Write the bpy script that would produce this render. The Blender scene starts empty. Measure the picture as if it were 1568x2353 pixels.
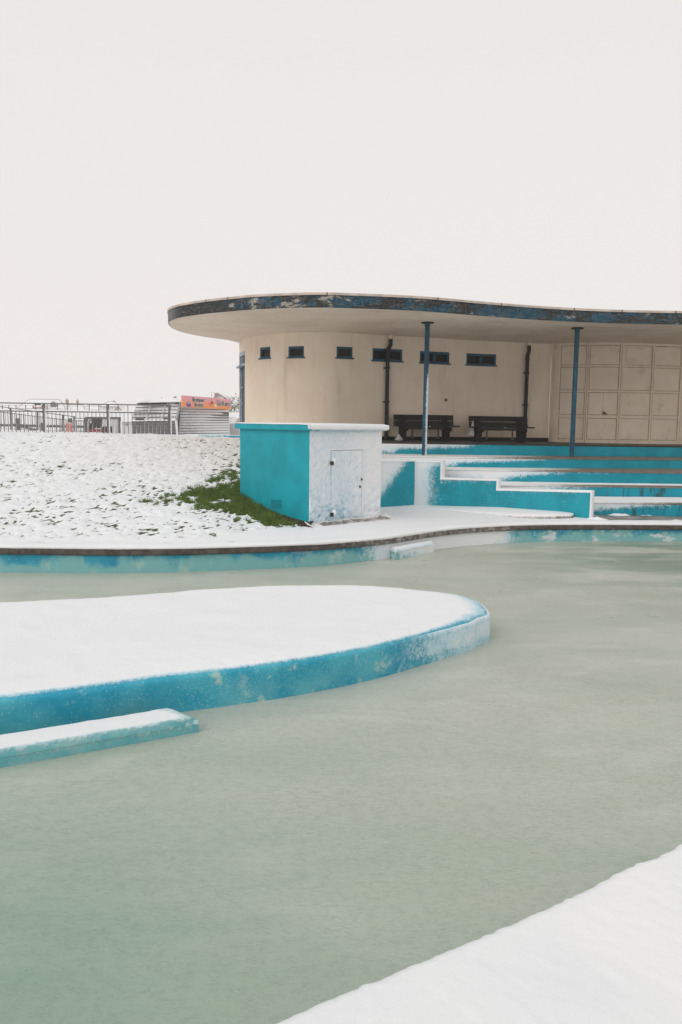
import bpy, math, random
import numpy as np
from mathutils import Vector, Matrix

random.seed(7)
rng = np.random.default_rng(11)
C = bpy.context.scene.collection
R = math.radians

# ------------------------------------------------------------------ camera numbers (photo measured in a 1568 x 2353 frame)
F = 1900.0
EYE = 2.25
PITCH = math.atan(208.5 / F)
ROLL = 0.014
SLOPE = 0.004                      # the paved site falls very slightly to the right
M = Matrix.Rotation(math.pi / 2 - PITCH, 3, 'X') @ Matrix.Rotation(ROLL, 3, 'Z')


def ray(x, y):
    return M @ Vector(((x - 784) / F, (1176.5 - y) / F, -1.0))


def U(x, y, z, s=SLOPE):           # photo point on the plane at height z
    v = ray(x, y)
    t = float((z - EYE) / (v.z + s * v.x))
    return Vector((0, 0, EYE)) + t * v


def Ud(x, y, d):                   # photo point at distance d
    v = ray(x, y)
    return Vector((0, 0, EYE)) + v * float(d / v.y)


def Up(x, y, p0, n):               # photo point on a vertical plane
    v = ray(x, y)
    o = Vector((0, 0, EYE))
    return o + v * ((Vector(p0) - o).dot(n) / v.dot(n))


# ------------------------------------------------------------------ noise
TAB = rng.random((256, 256))


def vnoise(x, y, s=0):
    x = np.asarray(x, float) + s * 17.3
    y = np.asarray(y, float) + s * 9.7
    xi = np.floor(x).astype(int); yi = np.floor(y).astype(int)
    fx = x - xi; fy = y - yi
    fx = fx * fx * (3 - 2 * fx); fy = fy * fy * (3 - 2 * fy)
    a = TAB[xi & 255, yi & 255]; b = TAB[(xi + 1) & 255, yi & 255]
    c = TAB[xi & 255, (yi + 1) & 255]; d = TAB[(xi + 1) & 255, (yi + 1) & 255]
    return (a * (1 - fx) + b * fx) * (1 - fy) + (c * (1 - fx) + d * fx) * fy


def fbm(x, y, o=4, s=0):
    t = 0; a = .5; n = 0
    for k in range(o):
        t = t + a * vnoise(np.asarray(x) * 2 ** k, np.asarray(y) * 2 ** k, s + k * 3); n += a; a *= .5
    return t / n


def sstep(a, b, x):
    t = np.clip((np.asarray(x, float) - a) / (b - a), 0, 1)
    return t * t * (3 - 2 * t)


# ------------------------------------------------------------------ materials
class NT:
    def __init__(self, name):
        self.m = bpy.data.materials.new(name); self.m.use_nodes = True
        self.t = self.m.node_tree; self.t.nodes.clear()
        self.out = self.t.nodes.new('ShaderNodeOutputMaterial')
        self.b = self.t.nodes.new('ShaderNodeBsdfPrincipled')
        self.t.links.new(self.b.outputs[0], self.out.inputs[0])

    def n(self, k, **kw):
        x = self.t.nodes.new(k)
        for a, v in kw.items(): setattr(x, a, v)
        return x

    def put(self, sock, v):
        if isinstance(v, bpy.types.NodeSocket): self.t.links.new(v, sock)
        elif isinstance(v, (tuple, list)) and len(v) == 3 and sock.type == 'RGBA': sock.default_value = (*v, 1)
        else: sock.default_value = v

    def pos(self, scale=(1, 1, 1), rot=0):
        g = self.n('ShaderNodeNewGeometry'); m = self.n('ShaderNodeMapping')
        m.inputs['Scale'].default_value = scale; m.inputs['Rotation'].default_value = (0, 0, rot)
        self.t.links.new(g.outputs['Position'], m.inputs[0]); return m.outputs[0]

    def xyz(self):
        g = self.n('ShaderNodeNewGeometry'); s = self.n('ShaderNodeSeparateXYZ')
        self.t.links.new(g.outputs['Position'], s.inputs[0]); return s.outputs

    def noise(self, scale=5, detail=4, rough=.55, vec=None, dist=0):
        x = self.n('ShaderNodeTexNoise')
        self.put(x.inputs['Vector'], vec or self.pos())
        x.inputs['Scale'].default_value = scale; x.inputs['Detail'].default_value = detail
        x.inputs['Roughness'].default_value = rough; x.inputs['Distortion'].default_value = dist
        return x.outputs[0]

    def voro(self, scale=5, vec=None, feature='F1'):
        x = self.n('ShaderNodeTexVoronoi', feature=feature)
        self.put(x.inputs['Vector'], vec or self.pos()); x.inputs['Scale'].default_value = scale
        return x.outputs[0]

    def math(self, op, a, b=0.0, clamp=False):
        x = self.n('ShaderNodeMath', operation=op, use_clamp=clamp)
        self.put(x.inputs[0], a); self.put(x.inputs[1], b); return x.outputs[0]

    def rng(self, v, a, b, c=0.0, d=1.0):
        x = self.n('ShaderNodeMapRange', interpolation_type='SMOOTHSTEP')
        self.put(x.inputs[0], v)
        for i, q in enumerate((a, b, c, d)): self.put(x.inputs[i + 1], q)
        return x.outputs[0]

    def mix(self, f, a, b):
        x = self.n('ShaderNodeMix', data_type='RGBA')
        self.put(x.inputs[0], f); self.put(x.inputs[6], a); self.put(x.inputs[7], b); return x.outputs[2]

    def attr(self, name='snow'):
        x = self.n('ShaderNodeAttribute', attribute_name=name); return x.outputs['Fac']

    def bump(self, h, strength=.3, dist=.01, prev=None):
        x = self.n('ShaderNodeBump')
        self.put(x.inputs['Height'], h); x.inputs['Strength'].default_value = strength; x.inputs['Distance'].default_value = dist
        if prev: self.put(x.inputs['Normal'], prev)
        return x.outputs[0]

    def fin(self, col, rough=.6, normal=None, spec=.4, metal=0.0):
        self.put(self.b.inputs['Base Color'], col); self.put(self.b.inputs['Roughness'], rough)
        self.put(self.b.inputs['Specular IOR Level'], spec); self.put(self.b.inputs['Metallic'], metal)
        if normal: self.put(self.b.inputs['Normal'], normal)
        return self.m


SNOW = (.84, .845, .86)


def simple(name, col, rough=.6, var=.15, scale=6, bump=.15, bscale=60, bdist=.004, spec=.35):
    k = NT(name)
    f = k.rng(k.noise(scale, 5), .3, .7)
    lo = tuple(c * (1 - var) for c in col); hi = tuple(min(1, c * (1 + var)) for c in col)
    return k.fin(k.mix(f, lo, hi), rough, k.bump(k.noise(bscale, 3), bump, bdist), spec)


def snowy(name, base_fn, rough=.5, fine=34, amp=.75, mid=(.60, .74, .80), wide=.16, bscale=70, bdist=.012, amp2=.5):
    """painted surface with wind-blown snow stuck where the mesh attribute says so"""
    k = NT(name)
    base = base_fn(k)
    a = k.attr()
    n1 = k.math('MULTIPLY', k.math('SUBTRACT', k.noise(fine, 5, .65), .5), amp)
    n2 = k.math('MULTIPLY', k.math('SUBTRACT', k.noise(fine * .22, 3), .5), amp2)
    m = k.math('ADD', k.math('ADD', a, n1), n2)
    f1 = k.rng(m, .5 - wide, .5 + wide * .6)
    f2 = k.rng(m, .5 + wide * .1, .5 + wide * 2.4)
    col = k.mix(f1, base, mid)
    col = k.mix(f2, col, SNOW)
    r = k.rng(f1, 0, 1, rough, .75)
    h = k.math('MULTIPLY', k.noise(bscale, 4, .6), f1)
    h2 = k.math('ADD', h, k.math('MULTIPLY', f1, .6))
    return k.fin(col, r, k.bump(h2, .55, bdist), .3)


k = NT('snow')
cv = k.mix(k.rng(k.noise(1.1, 4), .35, .7), (.81, .815, .83), (.85, .85, .855))
nb = k.bump(k.noise(26, 5, .6), .14, .02)
M_SNOW = k.fin(cv, .7, k.bump(k.noise(170, 3, .6), .3, .004, nb), .25)

TEAL = (.003, .315, .385)
BLUE = (.012, .30, .43)


def teal_paint(k, col=TEAL):
    c = k.mix(k.rng(k.noise(2.3, 5), .3, .7), tuple(x * .88 for x in col), tuple(x * 1.1 for x in col))
    chip = k.rng(k.noise(8, 6, .7, k.pos((1, 1, 1.4))), .715, .745)
    c = k.mix(chip, c, (.45, .62, .63))
    grime = k.rng(k.noise(3, 4, .6, k.pos((3.4, 3.4, .5))), .66, .80)
    return k.mix(k.math('MULTIPLY', grime, .45), c, (.02, .085, .085))


def tier_paint(k):
    c = teal_paint(k, (.003, .275, .365))
    x, y, z = k.xyz()
    low = k.rng(z, 1.05, .80)
    st = k.math('MULTIPLY', k.rng(k.noise(5, 4, .6, k.pos((1.6, 1.6, .08))), .47, .62), k.math('MULTIPLY', low, k.rng(x, 5.0, 6.6)))
    st = k.math('MULTIPLY', st, k.rng(k.noise(7, 4, .6, k.pos((1, 1, .6))), .35, .6))
    return k.mix(k.math('MULTIPLY', st, .8), c, (.02, .045, .035))


M_TEAL = snowy('teal_paint_with_snow', teal_paint)
def side_paint(k):
    c = teal_paint(k, (.004, .285, .36))
    w = k.math('MULTIPLY', k.rng(k.noise(10, 5, .7), .60, .70), k.rng(k.noise(1.2, 3), .42, .6))
    c = k.mix(k.math('MULTIPLY', w, .6), c, (.015, .06, .055))
    e = k.math('MULTIPLY', k.rng(k.noise(34, 4, .7), .60, .68), k.rng(k.noise(2.0, 3), .4, .6))
    return k.mix(k.math('MULTIPLY', e, .6), c, (.42, .60, .62))


M_SIDEWALL = snowy('side_wall_paint_with_snow', side_paint, fine=60, amp=1.15, amp2=.6, wide=.22)
M_TIER = snowy('tier_paint_with_snow', tier_paint, fine=46, amp=1.0, amp2=.55, wide=.2)
M_BOXFACE = snowy('box_face_with_crusted_snow', lambda k: teal_paint(k, (.05, .31, .43)), fine=44, amp=.42, wide=.26, mid=(.60, .70, .775), bscale=55, bdist=.02, amp2=.12)


def wood_tread(k):
    return k.mix(k.rng(k.noise(6, 4), .3, .7), (.16, .13, .105), (.24, .205, .17))


M_TREAD = snowy('concrete_tread_with_snow', wood_tread, rough=.55, mid=(.55, .53, .51))


def wet_floor(k):
    return k.mix(k.rng(k.noise(2.2, 5, .6), .35, .7), (.15, .125, .11), (.34, .31, .29))


M_DECK = snowy('paving_with_snow', wet_floor, rough=.4, mid=(.62, .60, .585), fine=16)
M_COPING = snowy('kerb_stone_with_snow', lambda k: k.mix(k.rng(k.noise(9, 5, .6), .3, .7), (.055, .043, .037), (.125, .105, .09)), rough=.7, mid=(.45, .42, .40), fine=40)


def pool_blue(k):
    x, y, z = k.xyz()
    n = k.noise(1.5, 5, .6, k.pos((1.3, 1, 1)))
    up = k.math('ADD', k.math('MULTIPLY', z, 3.1), k.math('MULTIPLY', k.math('SUBTRACT', n, .5), 2.6))
    fade = k.rng(up, .72, .30)
    c = k.mix(k.rng(k.noise(4, 4), .3, .7), (.018, .25, .40), (.035, .34, .46))
    c = k.mix(k.math('MULTIPLY', fade, .9), c, (.22, .47, .465))
    g = k.math('MULTIPLY', k.rng(k.noise(3.1, 5, .6), .56, .68), fade)
    c = k.mix(k.math('MULTIPLY', g, .7), c, (.40, .55, .47))
    w = k.math('MULTIPLY', k.rng(k.noise(2.1, 5, .62, k.pos((1, 1, 1.7))), .57, .63), k.rng(x, -2, 2.4))
    c = k.mix(w, c, (.60, .64, .66))
    edge = k.rng(k.noise(22, 4, .6), .66, .72)
    return k.mix(edge, c, (.42, .58, .58))


M_POOLWALL = snowy('pool_wall_paint', pool_blue, mid=(.60, .74, .80), fine=22)


def island_blue(k):
    x, y, z = k.xyz()
    c = k.mix(k.rng(k.noise(2.4, 5, .6), .35, .68), (.010, .30, .45), (.07, .43, .54))
    low = k.math('MULTIPLY', k.rng(z, .24, .0), k.rng(k.noise(1.7, 4), .35, .62))
    c = k.mix(k.math('MULTIPLY', low, .55), c, (.17, .43, .45))
    g = k.rng(k.noise(1.9, 5, .65, k.pos((1, 1, 1.5))), .60, .66)
    g = k.math('MULTIPLY', g, k.rng(k.noise(9, 5, .7), .44, .56))
    c = k.mix(k.math('MULTIPLY', g, .65), c, (.50, .62, .50))
    ch = k.math('MULTIPLY', k.rng(k.noise(9, 6, .75), .55, .66), k.math('MULTIPLY', k.rng(k.noise(1.1, 4), .46, .62), k.rng(x, -1.1, -.5)))
    c = k.mix(k.math('MULTIPLY', ch, .55), c, (.50, .66, .64))
    sp = k.rng(k.voro(34), .26, .08)
    sp = k.math('MULTIPLY', sp, k.rng(k.noise(3, 3), .30, .6))
    c = k.mix(k.math('MULTIPLY', sp, .5), c, (.42, .66, .75))
    fz = k.math('MULTIPLY', k.rng(k.noise(60, 4, .7), .48, .72), k.rng(k.noise(1.6, 4), .3, .7))
    c = k.mix(k.math('MULTIPLY', fz, .4), c, (.40, .64, .72))
    return c


M_ISLAND = snowy('island_paint_with_frost', island_blue, fine=38, mid=(.46, .69, .79), amp=1.0, wide=.26)
M_AQUASTEP = snowy('aqua_step_paint', lambda k: k.mix(k.rng(k.noise(3, 5, .6), .35, .65), (.10, .39, .45), (.30, .54, .53)), fine=30, mid=(.48, .66, .70))

# frozen water
k = NT('frozen_water')
x, y, z = k.xyz()
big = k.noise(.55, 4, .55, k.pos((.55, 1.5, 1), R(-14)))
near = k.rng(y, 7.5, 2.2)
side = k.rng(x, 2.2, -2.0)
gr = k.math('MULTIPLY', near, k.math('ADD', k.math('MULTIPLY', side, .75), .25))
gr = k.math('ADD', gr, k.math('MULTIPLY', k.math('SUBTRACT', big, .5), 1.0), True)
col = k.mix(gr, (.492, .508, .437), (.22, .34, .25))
pale = k.rng(k.noise(.5, 5, .6, k.pos((.5, 1.6, 1), R(12))), .46, .72)
col = k.mix(k.math('MULTIPLY', pale, .32), col, (.62, .612, .555))
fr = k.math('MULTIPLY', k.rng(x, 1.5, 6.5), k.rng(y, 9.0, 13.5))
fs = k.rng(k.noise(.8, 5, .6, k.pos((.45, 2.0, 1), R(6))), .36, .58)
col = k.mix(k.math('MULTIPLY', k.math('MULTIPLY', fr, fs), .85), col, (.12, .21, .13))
sn = k.rng(k.noise(1.3, 6, .65, k.pos((.45, 1.6, 1), R(10))), .58, .70)
col = k.mix(k.math('MULTIPLY', k.math('MULTIPLY', sn, k.rng(y, 4.5, 8)), .38), col, (.66, .66, .64))
# slow swirls of paler slush and darker wet ice
wv = k.pos((.5, .95, 1), R(24))
s1 = k.noise(1.15, 5, .58, wv, 1.1); s2 = k.noise(.7, 4, .55, wv, .8)
mid_ = k.math('MULTIPLY', k.rng(y, 3.0, 6.5), .8)
col = k.mix(k.math('MULTIPLY', k.rng(s1, .52, .66), k.math('MULTIPLY', mid_, .42)), col, (.66, .65, .60))
col = k.mix(k.math('MULTIPLY', k.rng(s2, .50, .36), k.math('MULTIPLY', mid_, .30)), col, (.34, .365, .285))
# thin darker wind-ripple creases
cr = k.noise(13, 4, .62, k.pos((1.0, 2.0, 1), R(-20)), 1.4)
crease = k.rng(k.math('ABSOLUTE', k.math('SUBTRACT', cr, .5)), .028, .0)
patch = k.rng(k.noise(14, 3, .6), .42, .62)
crease = k.math('MULTIPLY', crease, patch)
col = k.mix(k.math('MULTIPLY', crease, .18), col, (.28, .32, .26))
mot = k.noise(75, 4, .65)
col = k.mix(k.math('MULTIPLY', k.rng(mot, .35, .7), .08), col, (.52, .53, .48))
h = k.math('ADD', k.math('MULTIPLY', crease, -.7), k.math('MULTIPLY', k.noise(19, 5, .62, k.pos((1, 1.9, 1), R(-18)), .6), 1.0))
b1 = k.bump(h, .34, .016)
b2 = k.bump(k.noise(95, 4, .65), .15, .003, b1)
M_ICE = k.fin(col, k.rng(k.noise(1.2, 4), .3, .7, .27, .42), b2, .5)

# render / stucco
k = NT('cream_render')
x, y, z = k.xyz()
c = k.mix(k.rng(k.noise(.9, 5, .6), .3, .7), (.80, .675, .545), (.86, .75, .63))
run = k.rng(k.noise(2.6, 4, .6, k.pos((1.6, 1.6, .16))), .54, .78)
c = k.mix(k.math('MULTIPLY', run, .42), c, (.50, .385, .28))
dm = k.rng(k.noise(1.7, 4, .6), .55, .75)
c = k.mix(k.math('MULTIPLY', dm, .25), c, (.68, .52, .44))
spk = k.rng(k.noise(13, 5, .7), .70, .76)
c = k.mix(k.math('MULTIPLY', spk, .25), c, (.33, .26, .2))
M_RENDER = k.fin(c, .85, k.bump(k.noise(75, 5, .65), .4, .008), .2)

k = NT('cream_board')
c = k.mix(k.rng(k.noise(1.5, 5, .6), .3, .7), (.77, .645, .52), (.83, .715, .595))
g = k.rng(k.noise(2.4, 6, .65), .55, .75)
c = k.mix(k.math('MULTIPLY', g, .4), c, (.42, .35, .29))
x, y, z = k.xyz()
rust = k.math('MULTIPLY', k.rng(k.noise(9, 5, .7, k.pos((2.2, 1, .7))), .54, .66), k.rng(z, 2.4, 1.8))
rust = k.math('MULTIPLY', rust, k.math('MULTIPLY', k.rng(x, 6.9, 7.4), k.rng(x, 8.6, 8.0)))
c = k.mix(k.math('MULTIPLY', rust, .6), c, (.34, .19, .15))
M_BOARD = k.fin(c, .7, k.bump(k.noise(40, 4), .2, .004), .25)
M_BOARDBACK = simple('board_gap', (.40, .32, .25), .9)

k = NT('soffit_paint')
c = k.mix(k.rng(k.noise(.8, 5, .6), .3, .7), (.72, .595, .475), (.82, .71, .59))
st = k.rng(k.noise(1.1, 6, .65, k.pos((.35, 1.3, 1))), .56, .72)
c = k.mix(k.math('MULTIPLY', st, .7), c, (.50, .40, .31))
ck = k.rng(k.math('ABSOLUTE', k.math('SUBTRACT', k.noise(.9, 6, .7, k.pos((1, .4, 1))), .5)), .004, .0)
c = k.mix(k.math('MULTIPLY', ck, .5), c, (.30, .24, .19))
M_SOFFIT = k.fin(c, .6, k.bump(k.noise(14, 4), .15, .01), .3)

k = NT('peeling_fascia')
x, y, z = k.xyz()
v = k.pos((1, 1, 2.4))
n1 = k.noise(1.7, 7, .7, v, .3); n2 = k.noise(2.9, 7, .72, k.pos((1, 1, 2.2), .7), .3); n3 = k.noise(16, 5, .7, v)
c = k.mix(k.rng(n3, .3, .7), (.012, .013, .014), (.04, .042, .042))
blue = k.mix(k.rng(n3, .35, .7), (.008, .036, .064), (.022, .095, .145))
c = k.mix(k.math('MULTIPLY', k.rng(n1, .495, .53), k.rng(x, -3.0, -2.2)), c, blue)
aq = k.rng(k.noise(9, 5, .7, v), .60, .66)
c = k.mix(k.math('MULTIPLY', k.math('MULTIPLY', aq, k.rng(x, -3.0, -2.2)), .7), c, (.07, .19, .24))
mid = k.math('MULTIPLY', k.rng(x, -2.7, -2.1), k.rng(x, 1.4, -.3))
pl = k.math('ADD', k.math('MULTIPLY', mid, .055), k.math('SUBTRACT', n2, .615))
c = k.mix(k.rng(pl, -.005, .02), c, k.mix(k.rng(n3, .35, .65), (.22, .19, .16), (.44, .39, .33)))
fl = k.rng(k.noise(24, 5, .75, v), .585, .66)
c = k.mix(k.math('MULTIPLY', fl, .45), c, (.38, .37, .34))
gm = k.rng(k.noise(7, 6, .75, v), .50, .62)
c = k.mix(k.math('MULTIPLY', gm, .42), c, (.17, .165, .15))
lf = k.rng(x, -3.9, -4.5)
c = k.mix(lf, c, k.mix(k.rng(n3, .3, .7), (.10, .10, .10), (.22, .22, .21)))
M_FASCIA = k.fin(c, .75, k.bump(n3, .5, .01), .25)
M_TRIM = simple('roof_edge_trim', (.52, .44, .38), .7, .2, 3)

M_BLUEMETAL = snowy('blue_column_paint', lambda k: k.mix(k.rng(k.noise(5, 5, .6), .4, .68), (.008, .055, .10), (.016, .095, .15)), fine=60, amp=.5, mid=(.55, .66, .72))
M_WINFRAME = simple('window_frame_paint', (.012, .075, .125), .5, .25, 9)
M_WINFRAMEPALE = simple('door_frame_pale_blue', (.36, .44, .52), .6, .2, 9)
M_LOUVRE = simple('dark_louvre', (.022, .018, .016), .55, .3, 12)
M_DARKGLASS = simple('dark_glass', (.008, .009, .010), .25, .2, 4, .03, spec=.12)
M_NAVY = simple('navy_door', (.008, .030, .050), .45, .25, 7)
M_BLACKPIPE = simple('black_pipe', (.014, .014, .014), .55, .3, 10)
M_PLINTH = simple('black_plinth', (.012, .011, .011), .7, .3, 5)
M_TERRACE = simple('dark_wet_terrace', (.035, .032, .030), .5, .3, 3)
M_BENCHWOOD = simple('dark_bench_timber', (.013, .010, .008), .6, .4, 14, .4, 40)
M_BENCHLEG = simple('bench_support', (.010, .009, .009), .8, .3, 8)
M_STEEL = simple('grey_steel', (.16, .16, .16), .5, .3, 30)
M_PLASTIC = simple('pale_plastic', (.50, .50, .50), .5, .2, 20, .4, 60, .01)
M_METALPALE = simple('pale_handle', (.62, .60, .55), .4)
M_RAIL = simple('galvanised_dark', (.13, .12, .115), .6, .3, 20)
M_RAILSNOW = snowy('railing_with_snow', lambda k: k.mix(k.noise(8, 3), (.11, .10, .096), (.18, .165, .16)), fine=40, mid=(.6, .6, .6))
M_TIMBER = snowy('grey_timber', lambda k: k.mix(k.noise(6, 4), (.10, .105, .10), (.19, .19, .185)), fine=20, mid=(.6, .6, .6))
M_BLACKMETAL = simple('black_gate_metal', (.022, .022, .022), .6)
M_GREYPANEL = snowy('grey_hut_boards', lambda k: k.mix(k.rng(k.noise(4, 5, .6, k.pos((1, 1, 3))), .3, .7), (.105, .11, .112), (.175, .18, .182)), fine=26, amp=.6, mid=(.48, .49, .495), wide=.25)
M_HUTDARK = simple('dark_hut_opening', (.03, .03, .03), .8)
M_BRICK = simple('house_brick', (.22, .13, .11), .85, .3, 3)
M_PALEWALL = simple('house_pale_wall', (.58, .56, .53), .85, .1, 1)
M_POT = simple('chimney_pot', (.26, .15, .11), .85, .2, 4)
M_BARK = simple('bark', (.075, .06, .052), .9, .3, 20)
M_RED = simple('red_plastic', (.42, .03, .03), .5)
M_PINKSIGN = simple('faded_red_notice', (.62, .19, .20), .6, .1, 8)
M_WHITEPAINT = simple('white_paint', (.80, .80, .79), .5, .05)
M_BLACKPAINT = simple('black_lettering', (.015, .015, .018), .5, .05)
M_YELLOW = simple('kart_yellow', (.80, .50, .05), .5, .1)
M_BOATBLUE = simple('boat_blue', (.04, .12, .42), .5, .1)
M_BOATPINK = simple('boat_pink', (.72, .12, .22), .5, .1)
M_TYRE = simple('tyre_dark', (.04, .035, .035), .8)
M_SOIL = simple('dark_soil', (.045, .03, .022), .95, .4, 12, .6, 40, .02)
M_GRASSBLADE = None
k = NT('grass_blade')
gc = k.mix(k.rng(k.noise(5, 4), .3, .7), (.055, .10, .016), (.14, .23, .035))
M_GRASSBLADE = k.fin(k.mix(k.rng(k.noise(11, 4, .7), .52, .70), gc, (.17, .145, .06)), .6, None, .25)
k = NT('bank_snow_and_turf')
a = k.attr()
n1 = k.math('MULTIPLY', k.math('SUBTRACT', k.noise(24, 5, .7), .5), .85)
m = k.math('ADD', a, n1)
turf = k.mix(k.rng(k.noise(18, 5, .6), .3, .7), (.030, .036, .014), (.075, .11, .024))
c = k.mix(k.rng(m, .42, .56), turf, (.62, .63, .62))
c = k.mix(k.rng(m, .5, .72), c, SNOW)
M_BANK = k.fin(c, .75, k.bump(k.noise(60, 4, .6), .4, .012), .25)

k = NT('sign_gradient')
x, y, z = k.xyz()
# lower part of the printed board is orange, upper part pink (a printed gradient)
SIGN_GRAD = k
# finished when the sign is placed


# ------------------------------------------------------------------ objects
ORG = {}


def tag(o, label=None, cat=None, group=None, kind=None):
    if label: o['label'] = label
    if cat: o['category'] = cat
    if group: o['group'] = group
    if kind: o['kind'] = kind
    return o


def thing(name, label, cat, loc, group=None):
    o = bpy.data.objects.new(name, None); C.objects.link(o)
    o.location = Vector(loc); o.empty_display_size = .2
    ORG[o.name] = Vector(loc)
    return tag(o, label, cat, group)


class MB:
    """collects world-space geometry for ONE mesh object"""
    def __init__(s): s.v = []; s.f = []; s.a = []

    def add(s, vs, fs, at=0.0):
        b = len(s.v)
        s.v += [tuple(p) for p in vs]
        s.f += [tuple(i + b for i in q) for q in fs]
        s.a += list(at) if hasattr(at, '__len__') else [at] * len(vs)
        return s

    def hexa(s, p, at=0.0):        # 8 corners: bottom loop 0-3, top loop 4-7
        return s.add(p, [(3, 2, 1, 0), (4, 5, 6, 7), (0, 1, 5, 4), (1, 2, 6, 5), (2, 3, 7, 6), (3, 0, 4, 7)], at)

    def box(s, c, ex, ey, ez, at=0.0):   # centre and half-axis vectors
        c, ex, ey, ez = map(Vector, (c, ex, ey, ez))
        return s.hexa([c - ex - ey - ez, c + ex - ey - ez, c + ex + ey - ez, c - ex + ey - ez,
                       c - ex - ey + ez, c + ex - ey + ez, c + ex + ey + ez, c - ex + ey + ez], at)

    def abox(s, x0, x1, y0, y1, z0, z1, at=0.0):
        return s.box(((x0 + x1) / 2, (y0 + y1) / 2, (z0 + z1) / 2), ((x1 - x0) / 2, 0, 0), (0, (y1 - y0) / 2, 0), (0, 0, (z1 - z0) / 2), at)

    def bar(s, a, b, w, h=None, up=(0, 0, 1), at=0.0):
        a, b = Vector(a), Vector(b); h = h or w
        d = b - a; L = d.length; d.normalize(); u = Vector(up)
        if abs(d.dot(u)) > .95: u = Vector((0, 1, 0))
        r = d.cross(u).normalized(); u = r.cross(d)
        return s.box((a + b) / 2, d * L / 2, r * w / 2, u * h / 2, at)

    def tube(s, pts, r, n=10, cap=True, atf=None):
        pts = [Vector(p) for p in pts]; rs = r if hasattr(r, '__len__') else [r] * len(pts)
        vs = []; at = []
        for i, p in enumerate(pts):
            d = (pts[min(i + 1, len(pts) - 1)] - pts[max(i - 1, 0)]).normalized()
            u = Vector((0, 0, 1)) if abs(d.z) < .9 else Vector((0, 1, 0))
            a = d.cross(u).normalized(); b = d.cross(a)
            for j in range(n):
                t = 2 * math.pi * j / n
                q = a * math.cos(t) + b * math.sin(t)
                vs.append(p + q * rs[i]); at.append(atf(p, q) if atf else 0.0)
        fs = []
        for i in range(len(pts) - 1):
            for j in range(n):
                fs.append((i * n + j, i * n + (j + 1) % n, (i + 1) * n + (j + 1) % n, (i + 1) * n + j))
        if cap:
            fs.append(tuple(range(n))); fs.append(tuple((len(pts) - 1) * n + j for j in reversed(range(n))))
        return s.add(vs, fs, at)

    def grid(s, P, at=None, wrap=False):     # P: (n, m, 3) array
        P = np.asarray(P, float); n, m = P.shape[:2]
        fs = [(i * m + j, (i + 1) * m + j, (i + 1) * m + (j + 1) % m, i * m + (j + 1) % m) for i in range(n - 1) for j in range(m if wrap else m - 1)]
        return s.add(P.reshape(-1, 3).tolist(), fs, 0.0 if at is None else np.asarray(at, float).reshape(-1).tolist())

    def build(s, name, mat, parent=None, smooth=False, bevel=0, angle=40, flip=False):
        o0 = Vector((0, 0, 0))
        if parent is not None:
            top = parent
            while top.parent: top = top.parent
            o0 = ORG[top.name]
        me = bpy.data.meshes.new(name)
        me.from_pydata([tuple(Vector(p) - o0) for p in s.v], [], s.f)
        me.validate()
        at = me.attributes.new('snow', 'FLOAT', 'POINT')
        if len(at.data) == len(s.a): at.data.foreach_set('value', [float(q) for q in s.a])
        if isinstance(mat, (list, tuple)):
            for q in mat: me.materials.append(q)
        else: me.materials.append(mat)
        import bmesh
        bm = bmesh.new(); bm.from_mesh(me)
        bmesh.ops.recalc_face_normals(bm, faces=bm.faces)
        if flip: bmesh.ops.reverse_faces(bm, faces=bm.faces)
        bm.to_mesh(me); bm.free()
        if smooth:
            me.polygons.foreach_set('use_smooth', [True] * len(me.polygons))
            if angle < 180: me.set_sharp_from_angle(angle=R(angle))
        o = bpy.data.objects.new(name, me); C.objects.link(o)
        if parent is not None: o.parent = parent
        if bevel:
            b = o.modifiers.new('edge', 'BEVEL'); b.width = bevel; b.segments = 2; b.limit_method = 'ANGLE'
        return o


def catmull(pts, n=8, closed=False):
    P = [Vector(p) for p in pts]; L = len(P); out = []
    for i in range(L if closed else L - 1):
        if closed: a, b, c, d = P[(i - 1) % L], P[i], P[(i + 1) % L], P[(i + 2) % L]
        else: a, b, c, d = P[max(i - 1, 0)], P[i], P[i + 1], P[min(i + 2, L - 1)]
        for j in range(n):
            t = j / n
            out.append(.5 * (2 * b + (c - a) * t + (2 * a - 5 * b + 4 * c - d) * t * t + (3 * b - a - 3 * c + d) * t ** 3))
    if not closed: out.append(P[-1])
    return out


def resample(pts, step):
    P = np.array([tuple(p) for p in pts]); d = np.r_[0, np.cumsum(np.linalg.norm(np.diff(P, axis=0), axis=1))]
    n = max(2, int(d[-1] / step) + 1); t = np.linspace(0, d[-1], n)
    return np.stack([np.interp(t, d, P[:, i]) for i in range(P.shape[1])], 1)


def normals2(P):                  # left-hand 2-D normals of a polyline
    T = np.gradient(P[:, :2], axis=0); T /= np.linalg.norm(T, axis=1)[:, None] + 1e-9
    return np.stack([-T[:, 1], T[:, 0]], 1)


# ================================================================== ground, ice, pool
g = MB(); g.add([(-300, -35, -.35), (300, -35, -.35), (300, 400, -.35), (-300, 400, -.35)], [(0, 1, 2, 3)])
tag(g.build('ground', M_SNOW), 'snow covered ground lying under the whole seaside site', 'ground', kind='structure')

g = MB()
P = np.zeros((2, 2, 3)); P[0, 0] = (-36, -14, 0); P[1, 0] = (16, -14, 0); P[0, 1] = (-36, 20, 0); P[1, 1] = (16, 20, 0)
g.grid(P)
tag(g.build('water', M_ICE), 'grey green frozen slushy water filling the shallow pool', 'water', kind='structure')

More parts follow.
